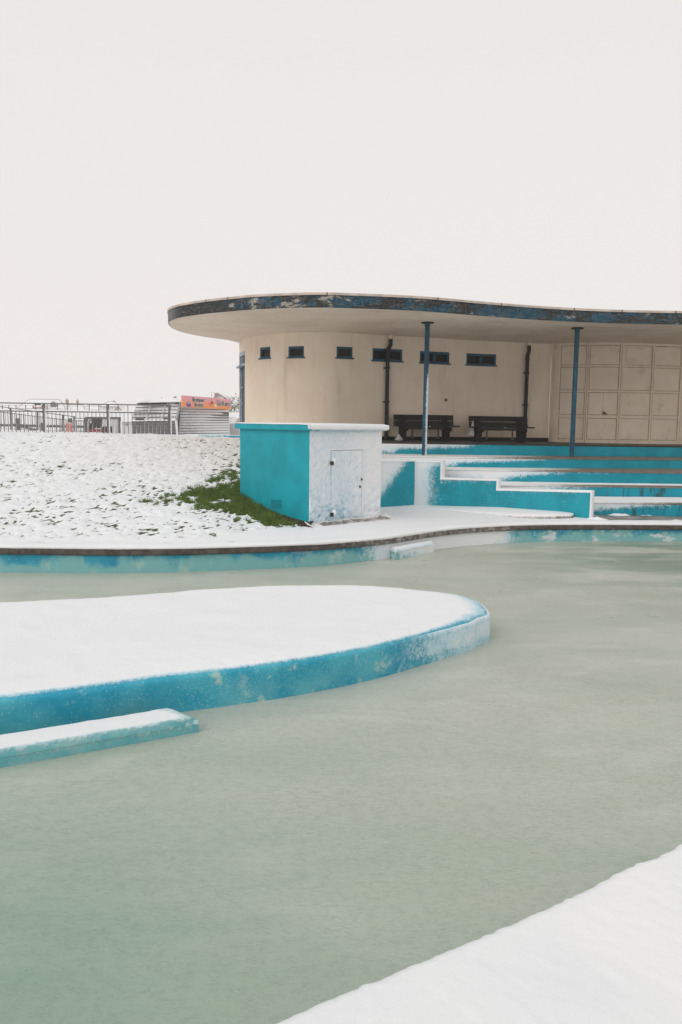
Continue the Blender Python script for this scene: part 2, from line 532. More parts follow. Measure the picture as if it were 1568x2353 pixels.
# kerb / waterline of the far bank
WL = [(0, 1315), (81, 1316), (238, 1317), (409, 1315), (524, 1311), (640, 1305.8), (746, 1299.5), (873, 1286), (940, 1274.5), (994, 1264.6), (1067, 1255), (1182, 1247), (1301, 1244.3), (1430, 1243.6), (1568, 1243.5)]
wl = [(-34, 17.5, 0), (-24, 16.6, 0), (-17, 15.9, 0), (-12, 14.6, 0), (-9, 12.9, 0), (-6.8, 12.1, 0)] + [tuple(U(x, y, 0, 0)) for x, y in WL] + [(8.6, 16.2, 0), (10.5, 15.9, 0), (12.5, 14.8, 0), (14, 13.2, 0)]
WALL = resample(catmull(wl, 10), .05)
WN = normals2(WALL)
if WN[len(WN) // 2][1] < 0: WN = -WN          # towards the land


def kz(x): return .352 - SLOPE * x + 0.012 * (np.asarray(x) < -99)


def yk(x):
    i = np.argsort(WALL[:, 0]); return np.interp(x, WALL[i, 0], WALL[i, 1])


pool = thing('pool_wall', 'curved blue painted pool wall below the snowy brown kerb', 'pool wall', (0, 12.8, 0))
n = len(WALL); X = WALL[:, 0]
zs = np.linspace(-.15, 1, 9)
P = np.zeros((n, 9, 3)); A = np.zeros((n, 9))
for j, t in enumerate(zs):
    P[:, j, :2] = WALL[:, :2]; P[:, j, 2] = np.where(t < 0, t, t * (kz(X) - .10))
    cov = .72 * sstep(.2, 1.0, X) * (1 - sstep(2.6, 3.6, X)) + .26 * sstep(-1.4, .4, X) * (1 - sstep(5.5, 8, X))
    A[:, j] = cov + .22 * (t > 0) * (cov > .1) * (t * .6 - .1) - .02
MB().grid(P, A).build('wall_face', M_POOLWALL, pool, True, angle=180)
# coping: profile swept along the curve
prof = [(-.035, -.10), (-.055, -.085), (-.055, -.012), (-.04, 0), (.30, .002), (.30, -.12)]
P = np.zeros((n, len(prof), 3)); A = np.zeros((n, len(prof)))
jit = (fbm(X * 6, X * 0, 3, 5) - .5) * .012
for j, (o, h) in enumerate(prof):
    P[:, j, :2] = WALL[:, :2] + WN * (o + (jit[:, None] if j < 3 else 0)); P[:, j, 2] = kz(X) + h
    A[:, j] = (.05 + .38 * sstep(-1.2, .6, X) * (1 - sstep(2.8, 4.5, X))) if j < 3 else 1.0
MB().grid(P, A).build('coping', M_COPING, pool, True, angle=35)
# snow lying on the coping
P = np.zeros((n, 7, 3))
lip = (fbm(X * 5, X * 0 + 3, 4, 1) - .5) * .03
for j, (o, h) in enumerate([(-.045, -.004), (-.052, .012), (-.038, .028), (.0, .036), (.1, .042), (.25, .045), (.45, .03)]):
    q = lip * (1 - j / 7)
    P[:, j, :2] = WALL[:, :2] + WN * (o + q)[:, None]; P[:, j, 2] = kz(X) + h + (fbm(X * 3, X * 0 + j * .6, 3, 2) - .5) * .014 * min(j, 2)
MB().grid(P).build('snow_layer', M_SNOW, pool, True, angle=180)


def slab_step(name, quad, z, parent, mat, snow, nx=40, ny=12, zb=-.1, cov=.9, fr=0.0, snow_h=.03):
    """a block with its top at z; quad = front-left, front-right, back-right, back-left"""
    q = [Vector(p) for p in quad]
    rows = []; at = []
    u = np.linspace(0, 1, nx)
    for v, zz, a in [(0, zb, .0), (0, z * .35, .02), (0, z * .75, .15), (0, z - .02, .3), (.02, z, .5)] + [(t, z + .002, cov) for t in np.linspace(.1, 1, ny)]:
        rows.append([tuple((q[0].lerp(q[1], t)).lerp(q[3].lerp(q[2], t), v)[:2]) + (zz,) for t in u]); at.append([a + fr * (.4 + .6 * t) * (v == 0) for t in u])
    m = MB().grid(np.array(rows), np.array(at))
    for t0 in (0, 1):              # the two ends
        e0 = q[1] if t0 else q[0]; e1 = q[2] if t0 else q[3]
        cs = [e0.lerp(e1, t) for t in np.linspace(0, 1, 8)]
        m.grid(np.array([[(c.x, c.y, zz) for c in cs] for zz in (zb, z * .5, z)]), np.array([[.05] * 8, [.35] * 8, [.6] * 8]))
    o = m.build(name, mat, parent, True, angle=30)
    rows = []; cat_ = []
    for v in np.r_[-.014, -.006, .01, .03, .06, np.linspace(.1, 1, 12)]:
        r = []; ca = []
        for t in np.r_[-.006, -.003, .002, .008, np.linspace(.02, .98, 60), .992, .998, 1.003, 1.006]:
            e = float(np.clip(min((v + .014) * 11, (t + .006) * 40, (1.006 - t) * 40), 0, 1))
            # the outer corner is rounded off
            rc = max(0, (t - .94) / .066) ** 2 * max(0, 1 - max(v, 0) / .35) ** 2
            p = (q[0].lerp(q[1], t)).lerp(q[3].lerp(q[2], t), v + .10 * rc)
            e2_ = min(1, (v + .03) * 3.2, (t + .01) * 14, (1.02 - t) * 9)
            ca.append(.22 + .95 * max(0, e2_) + .45 * fr * fr)
            r.append((p.x, p.y, z + snow_h * math.sqrt(e) - .018 * (1 - e) ** 2 + .010 * e * (fbm(p.x * 9, p.y * 9, 3) - .5)))
        rows.append(r); cat_.append(ca)
    MB().grid(np.array(rows), np.array(cat_)).build('snow_cap', mat, o, True, angle=180)
    return o


a = U(872, 1283.5, 0, 0); b = U(909, 1287, 0, 0); c = U(998, 1268.5, 0, 0)
iw = lambda p, off=0: p + Vector((0, 0, 0))
slab_step('step', [b, c, c + Vector((-.38, .62, 0)), a + Vector((0, .5, 0))], .15, pool, M_POOLWALL, M_SNOW, cov=.9, fr=.85, snow_h=.05)

# paved strip on the right between kerb and tiers (with thin wet patches)
xs = np.arange(-3.2, 13.5, .07); ts = np.linspace(.22, 1, 46)
P = np.zeros((len(xs), len(ts), 3)); A = np.zeros((len(xs), len(ts)))
for i, x in enumerate(xs):
    y0 = yk(x); y1 = 20.6
    yy = y0 + .22 + (y1 - y0 - .22) * (ts - .22) / .78
    P[i, :, 0] = x; P[i, :, 1] = yy
    P[i, :, 2] = kz(x) + .028 + .02 * (fbm(x * 1.5, yy * 1.5, 4, 4) - .5)
    t = yy - y0
    wet = sstep(4.6, 5.6, x) * sstep(.38, .75, t)
    P[i, :, 2] -= .026 * wet
    A[i] = 1.15 - wet * (.82 + .25 * (fbm(x * .8, yy * 2.2, 3, 8) - .5))
MB_ = MB().grid(P, A)
tag(MB_.build('pavement', M_DECK, None, True, angle=180), 'snowy pool side paving between the curved kerb and the seating tiers', 'pavement', kind='structure')

# near paving at the camera's feet
NE = [(610.7, 2352.6), (785, 2276.8), (952.6, 2207.8), (1163.7, 2119.3), (1321, 2051), (1455, 1982), (1568, 1929.6)]
ne = [(-18, -12.5, 0), (-7, -3.4, 0), (-3, .15, 0), (-1.1, 1.66, 0)] + [tuple(U(x, y, .40, 0)) for x, y in NE] + [(2.6, 4.52, 0), (4.6, 6.9, 0), (7, 9.6, 0), (11.5, 13.2, 0)]
E_ = resample(catmull(ne, 12), .014)
EN = normals2(E_)
if EN[len(EN) // 2][0] < 0: EN = -EN
s = np.arange(len(E_)) * .014
lump = (fbm(s * 5, s * 0, 3, 3) - .5) * .010 + (fbm(s * 30, s * 0 + 5, 4, 6) - .5) * .020
offs = [(.035, -.40), (.03, .26), (.012, .295), (-.012, .325), (-.016, .352), (-.006, .378), (.02, .395)] + [(q, .402) for q in np.geomspace(.04, 9, 54)]
P = np.zeros((len(E_), len(offs), 3))
for j, (o, h) in enumerate(offs):
    w = lump * (1 if 1 < j < 7 else (max(0, 1 - (o - .02) / .15) if j >= 7 else 0))
    P[:, j, :2] = E_[:, :2] + EN * (o + w)[:, None]
    fade = 0 if j < 4 else min(1, .3 + o * 3) if j >= 7 else .3
    P[:, j, 2] = h + fade * ((fbm(P[:, j, 0] * 2, P[:, j, 1] * 2, 3, 7) - .5) * .016 + (fbm(P[:, j, 0] * 24, P[:, j, 1] * 24, 3, 9) - .5) * .008)
tag(MB().grid(P).build('pavement', M_SNOW, None, True, angle=180), 'untouched deep snow on the near pool edge beside the ice', 'pavement', kind='structure')

# ================================================================== island
isl = thing('concrete_island', 'low blue concrete island in the ice with thick snow on top', 'island', (-1.5, 7.4, 0))
far = [(0, 1380.9), (153.8, 1374), (307.6, 1365.5), (461.5, 1353.2), (615, 1344.7), (730.6, 1342.4), (846, 1344.7), (961, 1353.2), (1061, 1365.5), (1107.5, 1381), (1127.5, 1405)]
nr = [(1105, 1419), (1077, 1432), (961, 1463.2), (846, 1491.6), (692, 1519.3), (538, 1540), (384.6, 1557.8), (230.7, 1581), (0, 1608.5)]
IZ = .285
il = [tuple(U(x, y, IZ + .02, 0)) for x, y in far] + [tuple(U(x, y, IZ, 0)) for x, y in nr] + [(-3.6, 4.98, 0), (-5.2, 4.4, 0), (-6.8, 4.5, 0), (-7.6, 5.6, 0), (-7.0, 6.9, 0), (-5.2, 8.0, 0)]
il = [(p[0], p[1], 0) for p in il]
OUT = resample(catmull(il + [il[0]], 12), .03)[:-1]
ctr = np.array([-2.3, 6.9])
rr = OUT[:, :2] - ctr
n = len(OUT)
rad = np.linalg.norm(rr, axis=1); un = rr / rad[:, None]
prof = [(.0, -.12), (0, 0), (0, .05), (0, .1), (0, .15), (0, .20), (0, .24), (-.004, IZ - .02), (-.018, IZ - .004), (-.05, IZ)]
P = np.zeros((n, len(prof), 3)); A = np.zeros((n, len(prof)))
tip = sstep(.1, 1.35, OUT[:, 0])
for j, (o, h) in enumerate(prof):
    P[:, j, :2] = OUT[:, :2] + un * o; P[:, j, 2] = h
    A[:, j] = .12 + .58 * tip + (.10 if 2 < j < 6 else 0) * tip - (.2 if j <= 2 else 0) * (1 - tip) - (.12 * tip if j <= 2 else 0) + (.02 if j < 7 else -.06 + .2 * tip)
MB().grid(P.transpose(1, 0, 2), A.T, wrap=True).build('rim_wall', M_ISLAND, isl, True, angle=180)
# snow on top, one sheet with a ragged, thinning edge
ks = np.r_[np.linspace(0, .9, 34), np.linspace(.905, 1, 30)]
P = np.zeros((len(ks), n, 3)); A = np.zeros((len(ks), n))
rag = (fbm(np.arange(n) * .03 * 4, np.zeros(n), 4, 2) - .5)
for j, q in enumerate(ks):
    dist = (1 - q) * rad
    P[j, :, :2] = ctr + rr * q * (1 - .032 / rad)[:, None]
    thick = .05 * np.sqrt(np.clip((dist - .02) / .25, 0, 1))
    lumps = (fbm(P[j, :, 0] * 4, P[j, :, 1] * 4, 3, 5) - .5) * .014 + (fbm(P[j, :, 0] * .9, P[j, :, 1] * 1.2, 3, 21) - .5) * .07 * np.clip(dist / .6, 0, 1) + (fbm(P[j, :, 0] * 22, P[j, :, 1] * 22, 3, 8) - .5) * .008
    P[j, :, 2] = IZ + .003 - .012 * (1 - np.clip(dist / .012, 0, 1)) + thick + lumps * np.clip(dist / .1, 0, 1)
    rightthin = sstep(.5, 1.5, P[j, :, 0]) * sstep(7.2, 8.6, P[j, :, 1])
    A[j] = .22 + (dist - .004 - rag * .035) / (.06 + .30 * rightthin) + .18 * rightthin
A = np.clip(A, 0, 1.2)
MB().grid(P, A, wrap=True).build('snow_layer', M_ISLAND, isl, True, angle=180)
fr = U(457, 1682.5, 0, 0); fl = U(0, 1764.7, 0, 0); dv = (fl - fr).normalized()
bk = U(402, 1634, .085, 0); bk.z = 0
slab_step('step', [fr + dv * 2.9, fr, bk, bk + dv * 2.9], .085, isl, M_AQUASTEP, M_SNOW, nx=90, cov=.8, fr=.30, snow_h=.032)

# ================================================================== bank and fields behind
KR = yk


def bank_z(x, y):
    t = y - yk(x)
    w = .45 + 1.55 * sstep(-2.3, -.9, x)
    u = t - w
    up = np.where(u > 0, u, 0)
    base = kz(x) + .035 + .128 * (np.sqrt(up * up + .09) - .3)
    crest = 1.735 - .006 * (x + 4)
    return np.minimum(base, crest) - .25 * np.exp(-((base - crest) / .12) ** 2) * .12


bx = np.r_[np.arange(-33, -10.5, .16), np.arange(-10.5, -.35, .042)]
tt = np.r_[np.arange(.30, 6, .045), np.arange(6, 14.6, .075)]
P = np.zeros((len(bx), len(tt), 3)); A = np.zeros((len(bx), len(tt)))
XX = np.repeat(bx[:, None], len(tt), 1); YY = yk(bx)[:, None] + tt[None, :]
lum = fbm(XX * 5.2, YY * 4.0, 4, 2)
fin = fbm(XX * 19, YY * 14, 3, 7)
patch = fbm(XX * .75, YY * .6, 3, 4)
hole = .30 * lum + .70 * fin
tl = YY - yk(XX)
flat = 1 - sstep(.42, .8, tl - 1.45 * sstep(-2.4, -.9, XX))
# sheltered turf against the box's left side, with a ragged outline
wx = (fbm(XX * 1.3, YY * 1.3, 4, 12) - .5) * 1.5; wy = (fbm(XX * 1.3, YY * 1.3, 4, 15) - .5) * 1.5


def spot(cx, cy, rx, ry, ang=0.0, pw=1.2):
    a_ = XX - cx + wx; b_ = YY - cy + wy
    u_ = a_ * math.cos(ang) + b_ * math.sin(ang); v_ = -a_ * math.sin(ang) + b_ * math.cos(ang)
    return np.exp(-((u_ / rx) ** 2 + (v_ / ry) ** 2) ** pw)


lee = np.maximum(spot(-2.15, 16.15, .98, 1.15, -.2, .9), spot(-1.45, 15.0, 1.05, .68, -.75, .9))
lee2 = spot(-3.6, 15.8, 1.5, 1.0); lee3 = spot(-2.1, 18.2, .9, 1.3)
bare = np.clip((.445 - hole) / .09, 0, 1) * (.24 + .72 * patch) * (1 - flat)
lm = lee * 1.2 + (.5 - hole) * 1.5 * np.clip(lee * 3, 0, 1)
A = .93 + .15 * flat - .85 * bare - 1.5 * sstep(.30, .95, lm) * (1 - .45 * flat) - (.38 * lee2 + .75 * lee3) * np.clip((.57 - hole) / .14, 0, 1) * (1 - flat)
A = np.clip(A, -.4, 1.1)
P[..., 0] = XX; P[..., 1] = YY
P[..., 2] = bank_z(XX, YY) - .07 * sstep(-.75, -.42, XX) + ((lum - .5) * .085 + (fin - .5) * .085) * (1 - .88 * flat) * np.clip(A + .15, .3, 1)
MBb = MB().grid(P, A)
tag(MBb.build('bank', M_BANK, None, True, angle=180), 'snow dusted grass bank rising from the kerb left of the teal box', 'bank', kind='structure')

# grass blades where the turf shows through the snow
gv = []; gf = []


def blade(x, y, z, h, lean, w):
    th = random.uniform(0, 6.28); ph = random.uniform(0, 6.28)
    dx_, dy_ = math.cos(th) * w, math.sin(th) * w * .4
    lx, ly = math.cos(ph) * lean, math.sin(ph) * lean
    b = len(gv)
    gv.extend([(x - dx_, y - dy_, z - .02), (x + dx_, y + dy_, z - .02), (x + dx_ * .6 + lx * .45, y + dy_ * .6 + ly * .45, z + h * .62),
               (x - dx_ * .6 + lx * .45, y - dy_ * .6 + ly * .45, z + h * .62), (x + lx, y + ly, z + h)])
    gf.extend([(b, b + 1, b + 2, b + 3), (b + 3, b + 2, b + 4)])


idx = np.argwhere((A < .30) & (XX > -10.5))
for i, j in idx:
    strong = A[i, j] < .0
    cnt = 9 if strong else (1 if random.random() < .35 else 0)
    for q in range(cnt):
        x_ = XX[i, j] + random.uniform(-.03, .03); y_ = YY[i, j] + random.uniform(-.04, .04)
        e = 0
        blade(x_, y_, P[i, j, 2], random.uniform(.035, .10) * (1.0 if strong else .55), random.uniform(.01, .05), random.uniform(.003, .006))
grass = MB().add(gv, gf)
tag(grass.build('grass', M_GRASSBLADE), 'short green grass showing through the snow beside the teal box', 'grass', kind='stuff')

# open land beyond the bank
ys = np.r_[np.linspace(23.5, 45, 44), np.linspace(47, 140, 48), np.linspace(150, 390, 20)]
xs = np.r_[np.linspace(-280, -45, 24), np.linspace(-42, 20, 90), np.linspace(24, 280, 24)]
XX2, YY2 = np.meshgrid(xs, ys, indexing='ij')
Z = 1.62 - .20 * sstep(27, 34, YY2) + 1.72 * sstep(46, 108, YY2) - .9 * sstep(125, 175, YY2)
Z += (fbm(XX2 * .12, YY2 * .07, 3, 3) - .5) * .22 * sstep(40, 70, YY2) - .004 * XX2 * sstep(40, 80, YY2) * (np.abs(XX2) < 60)
Z += (fbm(XX2 * 1.2, YY2 * 1.2, 3, 3) - .5) * .04
P2 = np.stack([XX2, YY2, Z], -1)
tag(MB().grid(P2).build('terrain', M_SNOW, None, True, angle=180), 'white snow field rising gently behind the railings', 'snow field', kind='structure')


def terrain_z(x, y):
    return float(1.62 - .20 * sstep(27, 34, y) + 1.72 * sstep(46, 108, y) - .9 * sstep(125, 175, y) - (.004 * x * sstep(40, 80, y) if abs(x) < 60 else 0))


# ================================================================== service box
pm = U(710, 1212.5, .352); pr_ = U(874, 1196, .352)
e1 = (pr_ - pm); e1.z = 0; W1 = e1.length; e1.normalize()
e2 = Vector((-e1.y, e1.x, 0))
v = ray(552, 1100); t = 0
# left corner: where the sight line of the photo's left edge meets the perpendicular face
den = e2.x * v.y - e2.y * v.x
W2 = -(pm.x * v.y - pm.y * v.x) / den
zt = Ud(710, 988.5, pm.y).z
zl = Ud(710, 973.6, pm.y).z
box = thing('service_box', 'teal rendered service box with flat lid, right face plastered in snow', 'service box', (pm.x, pm.y, .34))
n2 = -e1          # outward normal of left face
n1 = -e2          # outward normal of right face


def bp(u, v_, z): return pm + e1 * u + e2 * v_ + Vector((0, 0, z - pm.z))


body = MB()
zb = .1
body.grid(np.array([[tuple(bp(0, W2 * t, z)) for t in np.linspace(0, 1, 30)] for z in np.linspace(zb, zt, 30)]), np.array([[-.25 + .0 * t for t in np.linspace(0, 1, 30)] for z in np.linspace(0, 1, 30)]))
body.add([bp(0, W2, zb), bp(W1, W2, zb), bp(W1, W2, zt), bp(0, W2, zt)], [(0, 1, 2, 3)])
body.add([bp(W1, 0, zb), bp(W1, W2, zb), bp(W1, W2, zt), bp(W1, 0, zt)], [(0, 1, 2, 3)])
body.add([bp(0, 0, zb), bp(W1, 0, zb), bp(W1, W2, zb), bp(0, W2, zb)], [(0, 1, 2, 3)])
body.build('body', M_TEAL, box, True, angle=30)


def crust(u0, u1, z0, z1, off, nu, nz, amp, boundary=True):
    us = np.linspace(u0, u1, nu); zz = np.linspace(z0, z1, nz)
    UU, ZZ = np.meshgrid(us, zz, indexing='ij')
    low = 1 - sstep(.35, 1.45, ZZ)
    lf_ = 1 - sstep(.1, 1.5, UU)
    nlum = fbm(UU * 11, ZZ * 13, 3, 4); nf = fbm(UU * 26, ZZ * 26, 3, 5)
    edge = np.minimum(np.minimum(UU - u0, u1 - UU), np.minimum(ZZ - z0, z1 - ZZ)) if boundary else np.ones_like(UU)
    dd = off + (amp * (.4 + low) * (nlum - .35) + amp * .5 * (nf - .5)) * np.clip(edge / .03, 0, 1)
    at_ = .70 + .14 * (1 - low) - .16 * low * (.4 + .6 * lf_) + (nlum - .5) * (.42 * low + .1) + (nf - .5) * .38 + .26 * sstep(.75, 1.45, UU)
    Pq = np.zeros(UU.shape + (3,))
    for ax in range(3):
        Pq[..., ax] = pm[ax] + e1[ax] * UU + n1[ax] * dd
    Pq[..., 2] = ZZ
    return Pq, at_


Pq, at_ = crust(0, W1, zb, zt, .0, 130, 130, .042)
MB().grid(Pq, at_).build('snow_crust', M_BOXFACE, box, True, angle=180)
# door panel with its hinges, in the crusted face
d0 = (Up(760, 1100, pm, n1) - pm).dot(e1); d1 = (Up(829, 1100, pm, n1) - pm).dot(e1)
dz1 = Up(760, 1036, pm, n1).z; dz0 = Up(795, 1188, pm, n1).z
Pq, at_ = crust(d0, d1, dz0, dz1, .030, 60, 90, .018)
dm_ = MB().grid(Pq, at_ - .07)
dm_.box(pm + e1 * (d0 + d1) / 2 + n1 * .010 + Vector((0, 0, (dz0 + dz1) / 2 - pm.z)), e1 * (d1 - d0) / 2, n1 * .018, Vector((0, 0, (dz1 - dz0) / 2)), .55)
door = dm_.build('door', M_BOXFACE, box, True, angle=40)
fr_ = MB()
for (ua, ub, za, zb_) in ((d1 + .01, d1 + .05, dz0, dz1 + .03), (d0 - .02, d1 + .05, dz1 + .012, dz1 + .04)):
    fr_.box(pm + e1 * (ua + ub) / 2 + n1 * .012 + Vector((0, 0, (za + zb_) / 2 - pm.z)), e1 * (ub - ua) / 2, n1 * .022, Vector((0, 0, (zb_ - za) / 2)), .95)
fr_.build('door_frame', M_BOXFACE, box, bevel=.008)
for px, py in ((759.5, 1064), (759.5, 1182)):
    p = Up(px, py, pm, n1)
    h_ = MB().box(p + n1 * .045, e1 * .018, n1 * .03, Vector((0, 0, .035))).build('hinge', M_BLACKMETAL, door, bevel=.006)
    b_ = MB()
    nn = 12
    pts = [[tuple(p + e1 * (.05 + .045 * math.cos(a) * math.sin(b)) + n1 * (.04 + .045 * math.cos(b)) + Vector((0, 0, .03 + .06 * math.sin(a) * math.sin(b)))) for a in np.linspace(0, 2 * math.pi, nn, endpoint=False)] for b in np.linspace(.05, 1.9, 7)]
    b_.grid(np.array(pts), wrap=True)
    b_.build('snow_lump', M_SNOW, h_, True, angle=180)
for px, py in ((828, 1101), (824, 1118)):
    p = Up(px, py, pm, n1)
    MB().box(p + n1 * .045, e1 * .012, n1 * .012, Vector((0, 0, .02))).build('latch', M_BLACKMETAL, door, bevel=.003)
# lid
lo = .075
m_ = MB()
c0, c1, c2, c3 = [bp(u, w_, 0) for u, w_ in ((-lo, -lo), (W1 + lo, -lo), (W1 + lo, W2 + lo), (-lo, W2 + lo))]
zl0 = zt - .004
m_.grid(np.array([[tuple(Vector((c0.lerp(c3, t).x, c0.lerp(c3, t).y, zz))) for t in np.linspace(0, 1, 24)] for zz in np.linspace(zl0, zl - .02, 5)]), np.full((5, 24), -.25))
m_.grid(np.array([[tuple(Vector((c0.lerp(c1, t).x, c0.lerp(c1, t).y, zz))) for t in np.linspace(0, 1, 24)] for zz in np.linspace(zl0, zl - .02, 5)]),
        np.array([[.45 + .22 * q + .2 * t for t in np.linspace(0, 1, 24)] for q in range(5)]))
for a_, b_ in ((c1, c2), (c2, c3)):
    m_.add([(a_.x, a_.y, zl0), (b_.x, b_.y, zl0), (b_.x, b_.y, zl - .02), (a_.x, a_.y, zl - .02)], [(0, 1, 2, 3)], .4)
m_.add([(q.x, q.y, zl - .02) for q in (c0, c1, c2, c3)], [(0, 1, 2, 3)], .9)
m_.add([(q.x, q.y, zl0) for q in (c0, c1, c2, c3)], [(0, 1, 2, 3)], -.3)
import bmesh
lid = m_.build('lid', M_TEAL, box, True, angle=30)
bm = bmesh.new(); bm.from_mesh(lid.data); bmesh.ops.remove_doubles(bm, verts=bm.verts, dist=.0005); bm.to_mesh(lid.data); bm.free()
bv = lid.modifiers.new('edge', 'BEVEL'); bv.width = .018; bv.segments = 3; bv.limit_method = 'ANGLE'
# snow on the lid, hanging over the right-hand edge
rows = []
for t in np.linspace(0, 1, 60):
    r = []
    for q, (o, h) in enumerate([(-.028, -.075), (-.036, -.05), (-.036, -.02), (-.022, .012), (.02, .022), (.3, .026), (1.0, .026), (W2 + .1, .024), (W2 + 2 * lo - .02, .002)]):
        u = (t * (W1 + 2 * lo + .02) - .008) - lo
        ed = math.sqrt(min(1, t * 25 + .03, (1 - t) * 25 + .03))
        p = bp(u, -lo + o, 0)
        r.append((p.x, p.y, zl - .02 + h * (ed if h > 0 else 1) + (.008 * (vnoise(u * 9, q * 3) - .5))))
    rows.append(r)
MB().grid(np.array(rows)).build('snow_layer', M_SNOW, box, True, angle=180)
# vent grille low on the left face
va = Up(625, 1147, pm, n2); vb = Up(646, 1166, pm, n2)
ua, ub = (va - pm).dot(e2), (vb - pm).dot(e2)
u0, u1 = min(ua, ub), max(ua, ub); z0, z1 = vb.z, va.z
vg = MB().box(pm + e2 * (u0 + u1) / 2 + n2 * .002 + Vector((0, 0, (z0 + z1) / 2 - pm.z)), e2 * (u1 - u0) / 2, n2 * .003, Vector((0, 0, (z1 - z0) / 2)))
vent = vg.build('vent_grille', M_NAVY, box)
vb_ = MB()
for i in range(7):
    u = u0 + (u1 - u0) * i / 6
    vb_.box(pm + e2 * u + n2 * .010 + Vector((0, 0, (z0 + z1) / 2 - pm.z)), e2 * .006, n2 * .006, Vector((0, 0, (z1 - z0) / 2 + .006)), -.3)
for i in range(7):
    z_ = z0 + (z1 - z0) * i / 6
    vb_.box(pm + e2 * (u0 + u1) / 2 + n2 * .012 + Vector((0, 0, z_ - pm.z)), e2 * ((u1 - u0) / 2 + .006), n2 * .006, Vector((0, 0, .006)), -.3)
vb_.build('bars', M_TEAL, vent)
# drifted snow along the foot of the right face
rows = []
for u in np.linspace(-.1, W1 + .3, 80):
    hgt = .07 + .05 * vnoise(u * 3, 1) + .02 * vnoise(u * 14, 2)
    rows.append([tuple(bp(u, -w_, kz(pm.x) + .01 + hgt * (1 - w_ / .42) ** 2 * (.6 + .4 * vnoise(u * 10, w_ * 12)))) for w_ in np.linspace(-.02, .42, 10)])
MB().grid(np.array(rows), np.array([[.72 - .35 * (abs(w_ - .12) < .09) * (vnoise(u * 4, 3) > .35) + .3 * w_ for w_ in np.linspace(-.02, .42, 10)] for u in np.linspace(0, 1, 80)])).build('foot_drift', M_DECK, box, True, angle=180)
# bare soil strip at the box's front corner
rows = []
for t in np.linspace(-.05, .36, 24):
    r = []
    for q in np.linspace(0, 1, 7):
        p = bp(.03 - (.17 + .07 * vnoise(t * 30, 1)) * q * (1 - abs(t - .12) * 1.5), W2 * t, 0)
        r.append((p.x, p.y, float(bank_z(p.x, p.y)) + .05 * (1 - q) + .03 + .015 * vnoise(t * 40, q * 5) - .07 * q))
    rows.append(r)
tag(MB().grid(np.array(rows)).build('soil', M_SOIL, None, True, angle=180), 'strip of dark bare soil at the foot of the teal box', 'soil', kind='stuff')

# ================================================================== seating tiers
LV = [1.74, 1.449, 1.205, .906, .628]
TL = [[(882, 1016.2), (1161, 1020.4), (1568, 1025.5)], [(903, 1047.5), (1161, 1051.3), (1568, 1055)], [(1025, 1077), (1161, 1079.4), (1568, 1085.5)],
      [(1156, 1114.2), (1568, 1119)], [(1367, 1153.8), (1568, 1156.8)]]
swA = U(952, 1163, .352); swB = U(1358, 1193, .352)      # stepped side wall line
lwA = U(877, 1168, .352)
edges = []
for L, z in zip(TL, LV):
    q = [U(x, y, z) for x, y in L]
    if len(q) == 3:
        cx = np.polyfit([p.x for p in q], [p.y for p in q], 2)
    else:
        cx = np.polyfit([p.x for p in q], [p.y for p in q], 1)
    edges.append(cx)
tiers = thing('seating_tiers', 'broad teal concrete seating tiers climbing to the pavilion terrace', 'seating steps', (6, 17.7, .34))
wd = (swB - swA); wd.z = 0


def wall_x(y): return swA.x + wd.x * (y - swA.y) / wd.y


